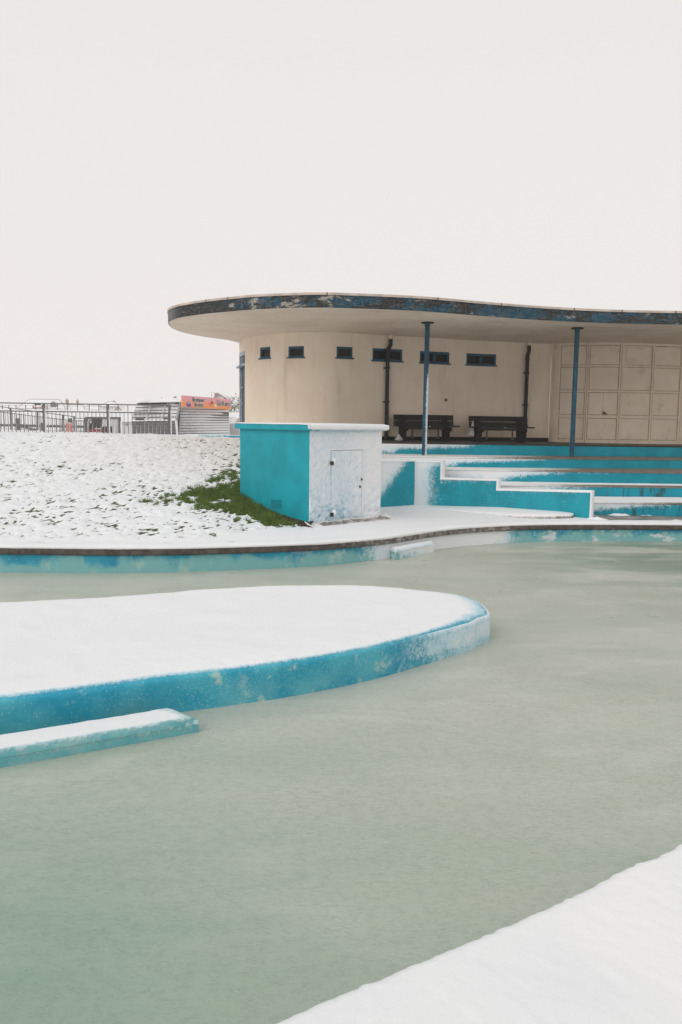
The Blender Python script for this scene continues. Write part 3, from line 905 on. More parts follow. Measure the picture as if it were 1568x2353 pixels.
for i, cx in enumerate(edges):
    xl = {0: -.9, 1: -.7, 2: 1.0, 3: 2.8, 4: 4.1}[i]
    xr = 13.6
    xs_ = np.arange(xl, xr, .09)
    xc_ = np.minimum(xs_, 9.6)
    ye = np.polyval(cx, xc_) + (xs_ - xc_) * .12
    if i == 2:
        # the tread of the third tier fills the corner behind the low retaining wall
        ye = np.where(xs_ < 1.9, np.maximum(swA.y + .12, ye - .0), ye)
    zt_ = LV[i] - SLOPE * xs_
    nb_ = (LV[i + 1] if i < 4 else .352) - SLOPE * xs_
    rows = []; at = []
    xf, xe = {0: (1.4, 4.4), 1: (2.6, 6.2), 2: (3.3, 6.6), 3: (3.6, 6.6), 4: (5.0, 8.0)}[i]
    cover = np.clip((xe - xs_) / (xe - xf), 0, 1)
    wob = (fbm(xs_ * .9, xs_ * 0 + i * 3.1, 3, 5) - .5) * .5
    cw = np.clip(cover + wob * (cover > 0) * (cover < 1), 0, 1.1)
    for q in np.linspace(-.06, 1, 14):
        rows.append(np.stack([xs_, ye, nb_ + (zt_ - .02 - nb_) * q], 1))
        at.append(np.clip(-.12 + 1.0 * cw + (q - .70) * (1.15 if i < 3 else .9) * np.clip(cw * 2.2, 0, 1) * (1 - .6 * sstep(.85, 1.1, cw)), -.4, 1.15))
    m_ = MB().grid(np.array(rows), np.array(at))
    st_ = m_.build('riser', M_TIER, tiers, True, angle=60)
    # tread, with a small nosing
    nxt = (np.polyval(edges[i - 1], xc_) + (xs_ - xc_) * .12 + .05) if i else np.full(len(xs_), 29.5)
    rows = []; at = []
    for k_, (o, h) in enumerate([(-.004, -.032), (-.014, -.025), (-.014, -.004), (.0, 0.0)]):
        rows.append(np.stack([xs_, ye + o, zt_ + h], 1)); at.append(np.clip(.12 + .8 * cover * (k_ > 0) - .3 * (i < 3) * (1 - cover), 0, 1) * (1 if i else .3))
    for q in np.linspace(.06, 1, 12):
        rows.append(np.stack([xs_, ye + (nxt - ye) * q, zt_ + .001 + 0 * xs_], 1))
        if i == 0: at.append(np.zeros(len(xs_)) + .9 * (1 - sstep(.02, .10, q)) * cover)
        else: at.append(np.clip((cover * 1.25 - .1) + .25 * (q > .25) + (.25 if i > 3 else -.1), 0, 1.1))
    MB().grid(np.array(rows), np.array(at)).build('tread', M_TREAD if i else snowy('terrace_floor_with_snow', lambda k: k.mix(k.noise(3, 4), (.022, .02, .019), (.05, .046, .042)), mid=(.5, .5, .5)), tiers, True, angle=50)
    if i >= 3:
        # soft snow lying on the tread against the next riser
        rows = []
        for q, h in (((.1, .0), (.3, .012), (.55, .02), (.8, .03), (.97, .045)) if i == 4 else ((.5, -.006), (.62, .006), (.75, .012), (.88, .02), (.97, .03))):
            yy = ye + .1 + (nxt - .05 - ye - .1) * q
            rows.append(np.stack([xs_, yy, zt_ + h + .010 * (fbm(xs_ * 4, xs_ * 0 + q * 5, 3, i) - .5)], 1))
        MB().grid(np.array(rows)).build('snow_drift', M_SNOW, tiers, True, angle=180)


# stepped side wall and the low retaining wall left of it
def upright_wall(name, label, A_, B_, tops, thick, cov_fn, cap_drop=.02, z0=.2):
    A_ = Vector((A_.x, A_.y, 0)); B_ = Vector((B_.x, B_.y, 0))
    d = (B_ - A_); L = d.length; d.normalize(); nn = Vector((d.y, -d.x, 0))   # nn faces the camera
    if nn.y > 0: nn = -nn
    o = thing(name, label, 'wall', (A_.x, A_.y, .34))
    m = MB(); cap = MB()
    for k_, (s0, s1, zt0, zt1) in enumerate(tops):
        us = np.linspace(s0, s1, max(4, int((s1 - s0) / .05))); zz = np.linspace(0, 1, 22)
        P = np.zeros((len(us), 22, 3)); AA = np.zeros((len(us), 22))
        for i_, u in enumerate(us):
            ztop = zt0 + (zt1 - zt0) * (u - s0) / (s1 - s0)
            for j_, q in enumerate(zz):
                p = A_ + d * u; P[i_, j_] = (p.x, p.y, z0 + (ztop - z0) * q)
                AA[i_, j_] = cov_fn(u, P[i_, j_, 2], ztop, L)
        m.grid(P, AA)
        b = -nn * thick
        pA = A_ + d * s0; pB = A_ + d * s1
        m.add([(pA.x, pA.y, zt0), (pB.x, pB.y, zt1), (pB.x + b.x, pB.y + b.y, zt1), (pA.x + b.x, pA.y + b.y, zt0)], [(0, 1, 2, 3)], .6)
        for pp, zz_ in ((pA, zt0), (pB, zt1)):
            m.add([(pp.x, pp.y, z0), (pp.x + b.x, pp.y + b.y, z0), (pp.x + b.x, pp.y + b.y, zz_), (pp.x, pp.y, zz_)], [(0, 1, 2, 3)], .85)
        m.add([(pA.x + b.x, pA.y + b.y, z0), (pB.x + b.x, pB.y + b.y, z0), (pB.x + b.x, pB.y + b.y, zt1), (pA.x + b.x, pA.y + b.y, zt0)], [(0, 1, 2, 3)], .5)
        # snow cap with rounded shoulders, also clinging to the end face
        us = np.linspace(s0 - .005, s1 + (.024 if k_ or len(tops) > 1 else 0), max(6, int((s1 - s0) / .04)))
        rows = []
        for u in us:
            ztop = zt0 + (zt1 - zt0) * (min(u, s1) - s0) / (s1 - s0)
            p = A_ + d * u
            r = []
            for o_, h_ in ((.008, -.012), (.014, .004), (.008, .022), (-.04, .032), (-thick * .6, .034), (-thick - .02, .03), (-thick - .02, -.03)):
                w = .007 * (vnoise(u * 13, o_ * 40 + k_ * 9) - .5)
                r.append((p.x + nn.x * (o_ + w), p.y + nn.y * (o_ + w), ztop + h_ + w))
            rows.append(r)
        cap.grid(np.array(rows))
        if len(tops) > 1:
            zlow = tops[k_ + 1][2] if k_ + 1 < len(tops) else z0 + .15
            p = A_ + d * (s1 + .004)
            rows = []
            for zq in np.linspace(zlow, zt1 + .032, 14):
                r = []
                for o_, e_ in ((.010, -.008), (.013, .012), (-.01, .028), (-thick * .5, .032), (-thick - .01, .02)):
                    w = .008 * (vnoise(zq * 15, o_ * 30) - .5)
                    r.append((p.x + nn.x * (o_ + w) + d.x * (e_ + w), p.y + nn.y * (o_ + w) + d.y * (e_ + w), zq))
                rows.append(r)
            cap.grid(np.array(rows))
    m.build('wall_body', M_SIDEWALL, o, True, angle=30)
    cap.build('snow_cap', M_SNOW, o, True, angle=180)
    return o, d, nn, L


wn = Vector((wd.y, -wd.x, 0)).normalized()
wdir = Vector((wd.x, wd.y, 0)).normalized()


def su(px, py): 
    p = Up(px, py, swA, wn); return (p - swA).dot(wdir), p.z


tops = []
s_a, z_a = 0.0, su(953, 1061.5)[1]
s_b, z_b = su(1013.5, 1061.5)
tops.append((s_a, s_b, z_a, z_b))
s_c, z_c1 = su(1142, 1104.0); z_c0 = su(1024, 1101.5)[1]
tops.append((s_b, s_c, z_c0, z_c1))
s_d, z_d1 = su(1358, 1131); z_d0 = su(1150, 1126.5)[1]
tops.append((s_c, s_d, z_d0, z_d1))
upright_wall('stepped_wall', 'teal side wall with three snow capped drops along the seating tiers', swA, swB, tops, .20,
             lambda u, z, zt_, L: .12 + .76 * math.exp(-(u / .40) ** 2) + .28 * math.exp(-u / .9) * 1.0 + .30 * max(0, 1 - (zt_ - z) / .16) - .10)
lext = lwA + (lwA - swA) * 1.9
zlw = Up(900, 1060.5, swA, Vector(((swA - lwA).y, -(swA - lwA).x, 0)).normalized()).z
Lw = Vector((swA.x - lext.x, swA.y - lext.y, 0)).length
upright_wall('retaining_wall', 'low snow streaked wall between the teal box and stepped wall', lext, swA, [(0, Lw - .01, zlw, zlw)], .22,
             lambda u, z, zt_, L: 1.15 - 1.25 * sstep(-.25, .75, (u - (L - .75)) / .75 * .8 + (zt_ - z) / .95 - .25))
# thin raised slab in front of the stepped wall
slabp = [U(955, 1166, .36), U(1095, 1181, .36), U(1203, 1192.6, .36), U(1308, 1193, .36), U(1316, 1186, .36), swB + Vector((-.5, .35, 0)), swA]
m_ = MB()
top_ = catmull([Vector((p.x, p.y, 0)) for p in slabp[:5]], 8)
nT = len(top_)
bk_ = [swA.lerp(swB, min(1, q * .86)) for q in np.linspace(0, 1, nT)]
rows = []; at = []
for h_, t_, a_ in ((-.03, 0, .1), (.04, 0, .25), (.085, .0, .5), (.105, .015, .95), (.118, .2, 1.1), (.122, .6, 1.1), (.125, 1, 1.1)):
    rows.append([((p.x + (b.x - p.x) * t_), (p.y + (b.y - p.y) * t_), .345 - SLOPE * p.x + h_ * min(1, .25 + j / nT * 1.3)) for j, (p, b) in enumerate(zip(top_, bk_))])
    at.append([min(1.1, a_ + .55 * (1 - j / nT) ** 1.0) for j in range(nT)])
slab_o = MB().grid(np.array(rows), np.array(at)).build('paving_slab', M_COPING, None, True, angle=180)
tag(slab_o, 'thin raised slab under snow in front of the stepped teal wall', 'slab')
# lumps of snow dropped in front of the lowest tier
for px, py, w_, h_, lab in ((1418, 1180, .30, .10, 'snow lump with a pointed top in front of the lowest tier'), (1480, 1181, .22, .05, 'low snow lump just right of the pointed one'),
                      (1556, 1195, .17, .045, 'small flat snow lump on wet paving near the kerb'), (1370, 1191, .24, .07, 'snow lump at the foot of the stepped wall end'), (1272, 1194, .12, .035, 'little snow lump on the edge of the thin slab')):
    c = U(px, py + 3, .352)
    rows = []
    for b in np.linspace(0, 1, 9):
        r = []
        for a in np.linspace(0, 2 * math.pi, 26, endpoint=False):
            q = w_ * b * (1 + .35 * (vnoise(math.cos(a) * 2 + px, math.sin(a) * 2) - .5))
            z_ = h_ * (1 - b) ** 1.1 * (.75 + .6 * vnoise(math.cos(a) * b * 5 + px, math.sin(a) * b * 5, 2))
            r.append((c.x + math.cos(a) * q * 1.3, c.y + math.sin(a) * q * .7, c.z - .01 + z_))
        rows.append(r)
    tag(MB().grid(np.array(rows), wrap=True).build('snow_lump', M_SNOW, None, True, angle=180), lab, 'snow lump', 'snow lumps on the paving')

# ================================================================== pavilion
SOF = 4.69
pav = thing('pavilion', 'curved cream modernist pavilion with a wide flat oversailing roof', 'pavilion', (3.0, 24, 1.72))
wp = [(550.5, 786.8), (556, 781.0), (570, 776), (606.5, 769.9), (667, 764.9), (747.5, 763.0), (800, 765.0), (888.5, 770.8), (976, 775.5), (1077, 781.8), (1198, 787.3), (1268.5, 790.1)]
wc = [U(x, y, SOF) for x, y in wp]
wc = [(p.x, p.y, 0) for p in wc]
wc = [(-1.0, 30.5, 0), (-2.4, 29.2, 0), (wc[0][0] + .12, wc[0][1] + 1.0, 0)] + wc
WC = resample(catmull(wc, 14), .04)
sc = np.r_[0, np.cumsum(np.linalg.norm(np.diff(WC[:, :2], axis=0), axis=1))]
WNn = normals2(WC)
if WNn[len(WNn) // 2][1] > 0: WNn = -WNn     # outward, towards the viewer


def at_s(s_):
    return Vector((np.interp(s_, sc, WC[:, 0]), np.interp(s_, sc, WC[:, 1]), 0)), Vector((np.interp(s_, sc, WNn[:, 0]), np.interp(s_, sc, WNn[:, 1]), 0)).normalized()


def s_of(px, py):                 # where the sight line meets the wall, on its visible side
    v = ray(px, py)
    cr = WC[:, 0] * v.y - WC[:, 1] * v.x
    best = None
    for i in range(len(cr) - 1):
        if cr[i] * cr[i + 1] <= 0 and cr[i] != cr[i + 1]:
            f_ = cr[i] / (cr[i] - cr[i + 1]); y_ = WC[i, 1] + f_ * (WC[i + 1, 1] - WC[i, 1])
            if best is None or y_ < best[1]: best = (sc[i] + f_ * (sc[i + 1] - sc[i]), y_)
    s_ = best[0]; d = best[1]
    return s_, Ud(px, py, d).z


wins = [(597.7, 797.5, 621.6, 822.5), (663, 795.5, 699, 820.5), (774, 796.8, 811, 822), (856.7, 801.5, 925.2, 829), (965.5, 807.8, 1033.6, 834.3), (1072.3, 813, 1141, 838.7)]
wr = []
for x0, y0, x1, y1 in wins:
    xm = (x0 + x1) / 2
    sA, _ = s_of(x0, y0); sB, _ = s_of(x1, y0)
    zT = s_of(xm, y0)[1]; zB = s_of(xm, y1)[1]
    wr.append((sA, sB, zB, zT))
# door opening on the far-left flank
dsB, dzT = s_of(563.0, 806.5)
dsA = dsB - 1.10
dzM = s_of(563, 838)[1]
opens = wr + [(dsA, dsB, 1.0, dzT)]
sb = sorted(set([0, sc[-1]] + [q for o in opens for q in o[:2]])); zbk = sorted(set([.9, SOF + .02] + [q for o in opens for q in o[2:]]))


def fill(br, step):
    o = []
    for a, b in zip(br[:-1], br[1:]):
        n_ = max(1, int(math.ceil((b - a) / step))); o += [a + (b - a) * i / n_ for i in range(n_)]
    return o + [br[-1]]


S_ = fill(sb, .12); Z_ = fill(zbk, .4)
vs = []; fs = []
for s_ in S_:
    p, _ = at_s(s_)
    for z_ in Z_: vs.append((p.x, p.y, z_))
nz = len(Z_)
for i in range(len(S_) - 1):
    for j in range(nz - 1):
        ms = (S_[i] + S_[i + 1]) / 2; mz = (Z_[j] + Z_[j + 1]) / 2
        if any(o[0] < ms < o[1] and o[2] < mz < o[3] for o in opens): continue
        fs.append((i * nz + j, (i + 1) * nz + j, (i + 1) * nz + j + 1, i * nz + j + 1))
wm = MB().add(vs, fs)
REV = .11
for o in opens:                   # reveals
    ss = [q for q in S_ if o[0] - 1e-6 <= q <= o[1] + 1e-6]
    for z_ in (o[2], o[3]):
        wm.grid(np.array([[tuple(at_s(q)[0] + Vector((0, 0, z_)) - at_s(q)[1] * r) for r in (0, REV)] for q in ss]))
    for q in (o[0], o[1]):
        p, nn = at_s(q)
        wm.add([p + Vector((0, 0, o[2])), p + Vector((0, 0, o[3])), p - nn * REV + Vector((0, 0, o[3])), p - nn * REV + Vector((0, 0, o[2]))], [(0, 1, 2, 3)])
wo = wm.build('wall', M_RENDER, pav, True, angle=30)


def cbar(m, s0, s1, z0, z1, o0, o1, at=0.0):       # curved bar on the wall; offsets outward
    ss = fill([s0, s1], .15)
    a = []
    for q in ss:
        p, nn = at_s(q)
        a.append([tuple(p + nn * o + Vector((0, 0, z))) for o, z in ((o1, z0), (o1, z1), (o0, z1), (o0, z0))])
    m.grid(np.array(a), np.full((len(ss), 4), at), wrap=True)
    m.add(a[0], [(0, 1, 2, 3)], at); m.add(a[-1], [(0, 1, 2, 3)], at)


for i, (s0, s1, z0, z1) in enumerate(wr):
    f_ = MB(); w_ = .055
    cbar(f_, s0, s1, z1 - w_ * 1.25, z1, -.09, -.015); cbar(f_, s0, s1, z0, z0 + w_ * .8, -.09, -.015)
    cbar(f_, s0, s0 + w_, z0 + w_ * .8, z1 - w_ * 1.25, -.088, -.017); cbar(f_, s1 - w_, s1, z0 + w_ * .8, z1 - w_ * 1.25, -.088, -.017)
    if i >= 3:
        sm = (s0 + s1) / 2; cbar(f_, sm - .03, sm + .03, z0 + w_ * .8, z1 - w_ * 1.25, -.086, -.02)
    win = f_.build('window', M_WINFRAME, pav, bevel=.004)
    sl = MB(); cbar(sl, s0 - .035, s1 + .035, z0 - .035, z0 + .004, -.06, .035)
    sl.build('sill', M_WINFRAME, win, bevel=.004)
    lv = MB()
    cbar(lv, s0, s1, z0, z1, -.13, -.105)
    if i in (0, 1, 2):
        for k_ in range(5):
            z_ = z0 + .05 + (z1 - z0 - .1) * k_ / 4.6
            cbar(lv, s0 + w_, s1 - w_, z_, z_ + .028, -.095, -.06)
    lv.build('louvre' if i < 3 else 'pane', M_LOUVRE if i < 3 else M_DARKGLASS, win)
# side door
m_ = MB(); cbar(m_, dsA, dsB, .95, dzM - .02, -.11, -.085)
dr = m_.build('door', M_NAVY, pav)
hp, hn = at_s(dsA + .42)
MB().tube([hp - hn * .07 + Vector((0, 0, z)) + hn * o for z, o in ((2.75, 0), (2.82, .09), (3.0, .10), (3.2, .09), (3.27, 0))], .018, 8).build('handle', M_METALPALE, dr, True)
m_ = MB()
cbar(m_, dsA, dsB, dzT - .11, dzT, -.09, -.005); cbar(m_, dsA, dsB, dzM - .02, dzM + .05, -.09, .02)
cbar(m_, dsA, dsA + .07, 1.0, dzT - .1, -.088, -.008)
cbar(m_, (dsA + dsB) / 2 - .03, (dsA + dsB) / 2 + .03, dzM + .05, dzT - .11, -.088, -.02)
df = m_.build('door_frame', M_WINFRAMEPALE, dr, bevel=.005)
m_ = MB(); cbar(m_, dsA, dsB, dzM + .03, dzT - .05, -.105, -.092); m_.build('fanlight', M_DARKGLASS, dr)
m_ = MB(); cbar(m_, dsA - .05, dsB - .35, dzM - .05, dzM, -.02, .10); m_.build('door_hood', M_WINFRAMEPALE, dr, bevel=.008)
# plinth
sP0 = s_of(860, 990)[0]
m_ = MB(); cbar(m_, sP0, sc[-1], 1.60, 1.835, .0, .03); m_.build('plinth', M_PLINTH, pav)


# downpipes
def downpipe(pxtop, pxmain, ytop, ybend, xlean):
    s1, zt_ = s_of(pxmain, ybend)
    p, nn = at_s(s1); s2, zz = s_of(pxtop, ytop); p2, _ = at_s(s2)
    o = nn * .10
    pts = [p2 + o + Vector((0, 0, SOF - .10)), p2 + o + Vector((0, 0, SOF - .22)), p2 + o + Vector((0, 0, SOF - .27)), p + o + Vector((0, 0, SOF - .42)), p + o + Vector((0, 0, SOF - .50)), p + o + Vector((0, 0, 1.74))]
    d_ = MB().tube(pts, .056, 14).build('downpipe', M_BLACKPIPE, pav, True, angle=50)
    MB().tube([p2 + o + Vector((0, 0, SOF + .01)), p2 + o + Vector((0, 0, SOF - .11))], [.075, .062], 14).build('pipe_outlet', M_SOFFIT, d_, True, angle=50)
    for z_ in (SOF - .95, SOF - 1.9):
        MB().tube([p + o + Vector((0, 0, z_)), p + o + Vector((0, 0, z_ + .06))], .070, 14).build('pipe_collar', M_BLACKPIPE, d_, True, angle=50)
        tn = Vector((nn.y, -nn.x, 0))
        MB().bar(p + nn * .03 - tn * .10 * (-1 if tn.x < 0 else 1) + Vector((0, 0, z_ + .03)), p + nn * .06 + tn * .02 + Vector((0, 0, z_ + .03)), .03, .03).build('pipe_bracket', M_BLACKPIPE, d_)
    for z_ in (SOF - .5,):
        MB().tube([p + o + Vector((0, 0, z_ - .05)), p + o + Vector((0, 0, z_ + .03))], .066, 14).build('pipe_collar', M_BLACKPIPE, d_, True, angle=50)


downpipe(895.3, 888.5, 772, 800, 0)
downpipe(1213.5, 1210, 789, 805, 0)

# panelled boarding on the right
bp_ = [(1268.5, 790.1), (1286.6, 788.8), (1330, 787.6), (1379, 787.0), (1460, 788.3), (1568, 792.5)]
bc = [U(x, y, SOF) for x, y in bp_]
bc = [(p.x, p.y, 0) for p in bc] + [(11.6, 25.6, 0), (13.4, 26.6, 0), (15.5, 28, 0)]
WC2 = resample(catmull(bc, 14), .04)
keepWC, keepsc, keepN = WC, sc, WNn
WC = WC2; sc = np.r_[0, np.cumsum(np.linalg.norm(np.diff(WC[:, :2], axis=0), axis=1))]; WNn = normals2(WC)
if WNn[len(WNn) // 2][1] > 0: WNn = -WNn
zf = 1.70
m_ = MB(); cbar(m_, 0, sc[-1], 1.5, SOF + .02, -.10, -.03)
front = m_.build('panelled_front', M_BOARDBACK, pav)
cols = [(1288.7, 1347), (1354.7, 1423.6), (1430.8, 1498.4), (1505, 1564), (1573, 1640), (1648, 1716), (1724, 1790)]
rowsy = [(792.8, 838.4), (842.8, 896.6), (901.5, 953.9), (960.7, 1010.5)]
cs = []
for a, b in cols:
    try: cs.append((s_of(a, 850)[0], s_of(b, 850)[0]))
    except TypeError: pass
zr = [(s_of(1390, b)[1], s_of(1390, a)[1]) for a, b in rowsy]
eds = [0.02] + [q for c_ in cs for q in c_] + [sc[-1] - .1]


def one(name, *args):
    m = MB(); cbar(m, *args); m.build(name, M_BOARD, front, bevel=.003)


for i in range(0, len(eds), 2):
    a, b = eds[i], eds[i + 1]
    if b - a > .05:
        if i == 0: one('post', a, a + (b - a) * .42, zf, SOF - .01, -.03, .015); one('post', a + (b - a) * .46, b, zf, SOF - .01, -.03, .035)
        elif i == len(eds) - 2: one('post', a, b, zf, SOF - .01, -.03, .02)
        else:
            md = (a + b) / 2
            one('post', a, md - .006, zf, SOF - .01, -.03, .03); one('post', md + .006, b, zf, SOF - .01, -.03, .036)
zcuts = [zf] + [q for z in reversed(zr) for q in z] + [SOF - .02]
for (a, b) in cs:
    for i in range(0, len(zcuts), 2):
        if zcuts[i + 1] - zcuts[i] > .01: one('rail', a + .002, b - .002, zcuts[i], zcuts[i + 1], -.03, .012)
for ci, (a, b) in enumerate(cs):
    for ri, (z0, z1) in enumerate(zr):
        g_ = .016
        m_ = MB()
        if ci == 2 and ri == 0:
            cbar(m_, a + g_, b - g_, z0 + g_, z1 - g_, -.028, -.016)
            cbar(m_, a + .10, b - .10, z0 + .10, z1 - .10, -.016, .014)
        elif ci == 1 and ri == 2:
            md = (a + b) / 2
            cbar(m_, a + g_, md - .004, z0 + g_, z1 - g_, -.028, .0); cbar(m_, md + .004, b - g_, z0 + g_, z1 - g_, -.028, .0)
        else: cbar(m_, a + g_ + random.uniform(-.006, .004), b - g_, z0 + g_, z1 - g_ + random.uniform(-.004, .006), -.028, random.uniform(-.006, .004))
        m_.build('panel', M_BOARD, front, bevel=.003)
# a chipped, rusty corner on one panel
s_c_, z_c_ = s_of(1389, 952)
m_ = MB(); p, nn = at_s(s_c_); tn = Vector((-nn.y, nn.x, 0))
if tn.x < 0: tn = -tn
q0 = p + nn * .012 + Vector((0, 0, z_c_))
m_.add([q0 - tn * .05, q0 + tn * .09, q0 + tn * .02 + Vector((0, 0, .07)), q0 - tn * .05 + Vector((0, 0, .08))], [(0, 1, 2, 3)])
m_.add([q + nn * -.01 for q in (q0 - tn * .05, q0 + tn * .09, q0 + tn * .02 + Vector((0, 0, .07)), q0 - tn * .05 + Vector((0, 0, .08)))], [(0, 1, 2, 3)])
m_.build('rust_patch', simple('rust', (.25, .09, .04), .9), front)
WC, sc, WNn = keepWC, keepsc, keepN

# small fixing on the wall
s_x, z_x = s_of(1024.5, 919); p, nn = at_s(s_x)
MB().tube([p - nn * .01 + Vector((0, 0, z_x)), p + nn * .03 + Vector((0, 0, z_x))], .045, 12).build('wall_fixing', simple('grey_fixing', (.12, .11, .10), .6), pav, True)

# roof
fp = [(387.2, 744), (389, 738), (399, 733.2), (417, 728.4), (465.5, 721.1), (526, 715.1), (586, 710.3), (667, 707), (747.5, 706.2), (828, 708.4), (900, 711), (976, 714.9), (1040, 719.8), (1097, 724.5), (1178, 730.7), (1258, 735.8), (1339, 739.8), (1439.7, 743.3), (1568, 745.5)]
bkp = [(522, 780.5), (490, 776.6), (457, 771.5), (425, 765), (405, 758), (393, 751.5)]
fc = [U(x, y, SOF) for x, y in fp]; bc_ = [U(x, y, SOF) for x, y in bkp]
ol = [(p.x, p.y) for p in bc_] + [(p.x, p.y) for p in fc] + [(10.2, 20.0), (12.5, 20.3), (15.5, 21.2)]
ol3 = catmull([(x, y, 0) for x, y in ol], 8)
ROOF = resample(ol3, .08)
nR = len(ROOF)
bkline = [(15.5, 30.5, 0), (8, 31, 0), (2, 31.5, 0), (-1.5, 30.5, 0), (-3.0, 28.6, 0)]
FN = normals2(ROOF)
if FN[nR // 2][1] > 0: FN = -FN


def sz(P): return SOF - SLOPE * P[:, 0]


m_ = MB()
P = np.zeros((5, nR, 3))
for j, (o, h) in enumerate(((-.02, -.004), (0, 0), (.004, .04), (.004, .225), (0, .262))):
    P[j, :, :2] = ROOF[:, :2] + FN * o; P[j, :, 2] = sz(ROOF) + h
roof = None
allp = [(x, y) for x, y, _ in ROOF] + [(q[0], q[1]) for q in bkline]
ztop = [SOF - SLOPE * q[0] for q in allp]
m_ = MB()
N_ = len(allp)
# slab: the soffit is a fine fan so that the surface stays flat and clean
cpt = (4.0, 26.5, SOF - SLOPE * 4.0)
m_.add([(x, y, z) for (x, y), z in zip(allp, ztop)] + [cpt], [(i, (i + 1) % N_, N_) for i in range(N_)])
roof = m_.build('roof', M_SOFFIT, pav)
m_ = MB().add([(x, y, z + .30) for (x, y), z in zip(allp, ztop)] + [(cpt[0], cpt[1], cpt[2] + .36)], [(i, (i + 1) % N_, N_) for i in range(N_)])
m_.build('roof_snow', M_SNOW, roof)
MB().grid(P).build('fascia', M_FASCIA, roof, True, angle=40)
m_ = MB()
P = np.zeros((4, nR, 3))
for j, (o, h) in enumerate(((.0, .262), (.022, .262), (.022, .312), (-.06, .318))):
    P[j, :, :2] = ROOF[:, :2] + FN * o; P[j, :, 2] = sz(ROOF) + h
m_.grid(P)
m_.build('edge_trim', M_TRIM, roof, True, angle=40)
bw = [ROOF[-1]] + [np.array(q) for q in bkline] + [ROOF[0]]
m_ = MB().grid(np.array([[(q[0], q[1], SOF - SLOPE * q[0] + h) for q in bw] for h in (0, .31)]))
m_.build('rear_edge', M_TRIM, roof)
# trim joints
for px in (476, 526, 758, 1011, 1155, 1322, 1434, 1560):
    v = ray(px, 700); cr = ROOF[:, 0] * v.y - ROOF[:, 1] * v.x
    ii = [i for i in range(nR - 1) if cr[i] * cr[i + 1] <= 0]
    if not ii: continue
    i = min(ii, key=lambda q: ROOF[q, 1])
    p = Vector((ROOF[i, 0], ROOF[i, 1], SOF - SLOPE * ROOF[i, 0])); nn = Vector((FN[i, 0], FN[i, 1], 0)); tn = Vector((nn.y, -nn.x, 0))
    MB().box(p + nn * .014 + Vector((0, 0, .288)), tn * .010, nn * .011, Vector((0, 0, .027))).build('trim_joint', M_LOUVRE, roof)
# columns
for (xb, yb, xt, yt, sn) in ((975.2, 1046, 979.5, 735, 1), (1314, 1050, 1323, 752, 0)):
    p = U(xb, yb, LV[1])
    zz = np.linspace(p.z - .02, SOF - SLOPE * p.x, 40)
    def cf(q, nrm, sn=sn, z0=p.z):
        h = (q.z - z0)
        if sn: return .15 + .9 * max(0, nrm.x * .8 - nrm.y * .35) * (1 - float(sstep(1.6, 2.6, h))) - .1
        return -.1 + .25 * max(0, nrm.x) * (1 - float(sstep(.1, .5, h)))
    c_ = MB().tube([(p.x, p.y, z) for z in zz], .060, 28, atf=cf).build('column', M_BLUEMETAL, pav, True, angle=50)
    zt_ = SOF - SLOPE * p.x
    MB().tube([(p.x, p.y, zt_ - .028), (p.x, p.y, zt_ - .002)], .155, 28).build('column_flange', M_BLACKPIPE, c_, True, angle=40)
    MB().tube([(p.x, p.y, zt_ - .12), (p.x, p.y, zt_ - .02)], [.064, .072], 28).build('column_collar', M_BLUEMETAL, c_, True, angle=40)

# ================================================================== benches
def make_bench(label):
    o = thing('bench', label, 'bench', (0, 0, 0), 'benches against the pavilion wall')
    L = .90
    for i, (y, z) in enumerate(((.205, .655), (.165, .49))):
        MB().box((0, y, z), (L - .01, 0, 0), (0, .018, -.004), (0, .028, .076)).build('backrest', M_BENCHWOOD, o, bevel=.008)
    for y in (-.27, -.14, -.01):
        MB().box((0.02, y, .415 + y * -.02), (L + .03, 0, 0), (0, .058, 0), (0, 0, .020)).build('seat', M_BENCHWOOD, o, bevel=.008)
    MB().abox(-L + .2, L - .2, -.29, -.26, .325, .392).build('seat_rail', M_BENCHWOOD, o, bevel=.004)
    for sx in (-.66, .62):
        m = MB()
        prof_ = [(-.16, 0), (.12, 0), (.15, .36), (.22, .72), (.16, .73), (.07, .40), (-.18, .39)]
        w = .085
        vs_ = [(sx - w, y, z) for y, z in prof_] + [(sx + w, y, z) for y, z in prof_]
        n_ = len(prof_)
        m.add(vs_, [tuple(range(n_)), tuple(reversed(range(n_, 2 * n_)))] + [(i, (i + 1) % n_, n_ + (i + 1) % n_, n_ + i) for i in range(n_)])
        lg = m.build('leg', M_BENCHLEG, o, bevel=.01)
        m = MB(); a_ = [(-.30, .385), (-.32, .35), (-.31, .30), (-.25, .275), (-.15, .27), (-.15, .385)]
        vs_ = [(sx - w * 1.25, y, z) for y, z in a_] + [(sx + w * 1.25, y, z) for y, z in a_]; n_ = 6
        m.add(vs_, [tuple(range(n_)), tuple(reversed(range(n_, 2 * n_)))] + [(i, (i + 1) % n_, n_ + (i + 1) % n_, n_ + i) for i in range(n_)])
        m.build('bracket', M_BENCHLEG, lg, bevel=.008)
    for sx in (-.30, .48):
        m = MB().tube([(sx, .30, .50), (sx, .30, .12)], .022, 8); m.tube([(sx, .30, .14), (sx, .30, .06)], .042, 8); m.tube([(sx, .24, .5), (sx, .36, .5)], .03, 8)
        m.build('rear_prop', M_STEEL, o, True)
    MB().abox(.02, .09, -.331, -.326, .408, .420).build('plaque', M_METALPALE, o)
    return o


def copy_tree(o, parent=None):
    c = o.copy(); C.objects.link(c)
    if parent is not None: c.parent = parent
    for ch in list(o.children): copy_tree(ch, c)
    return c


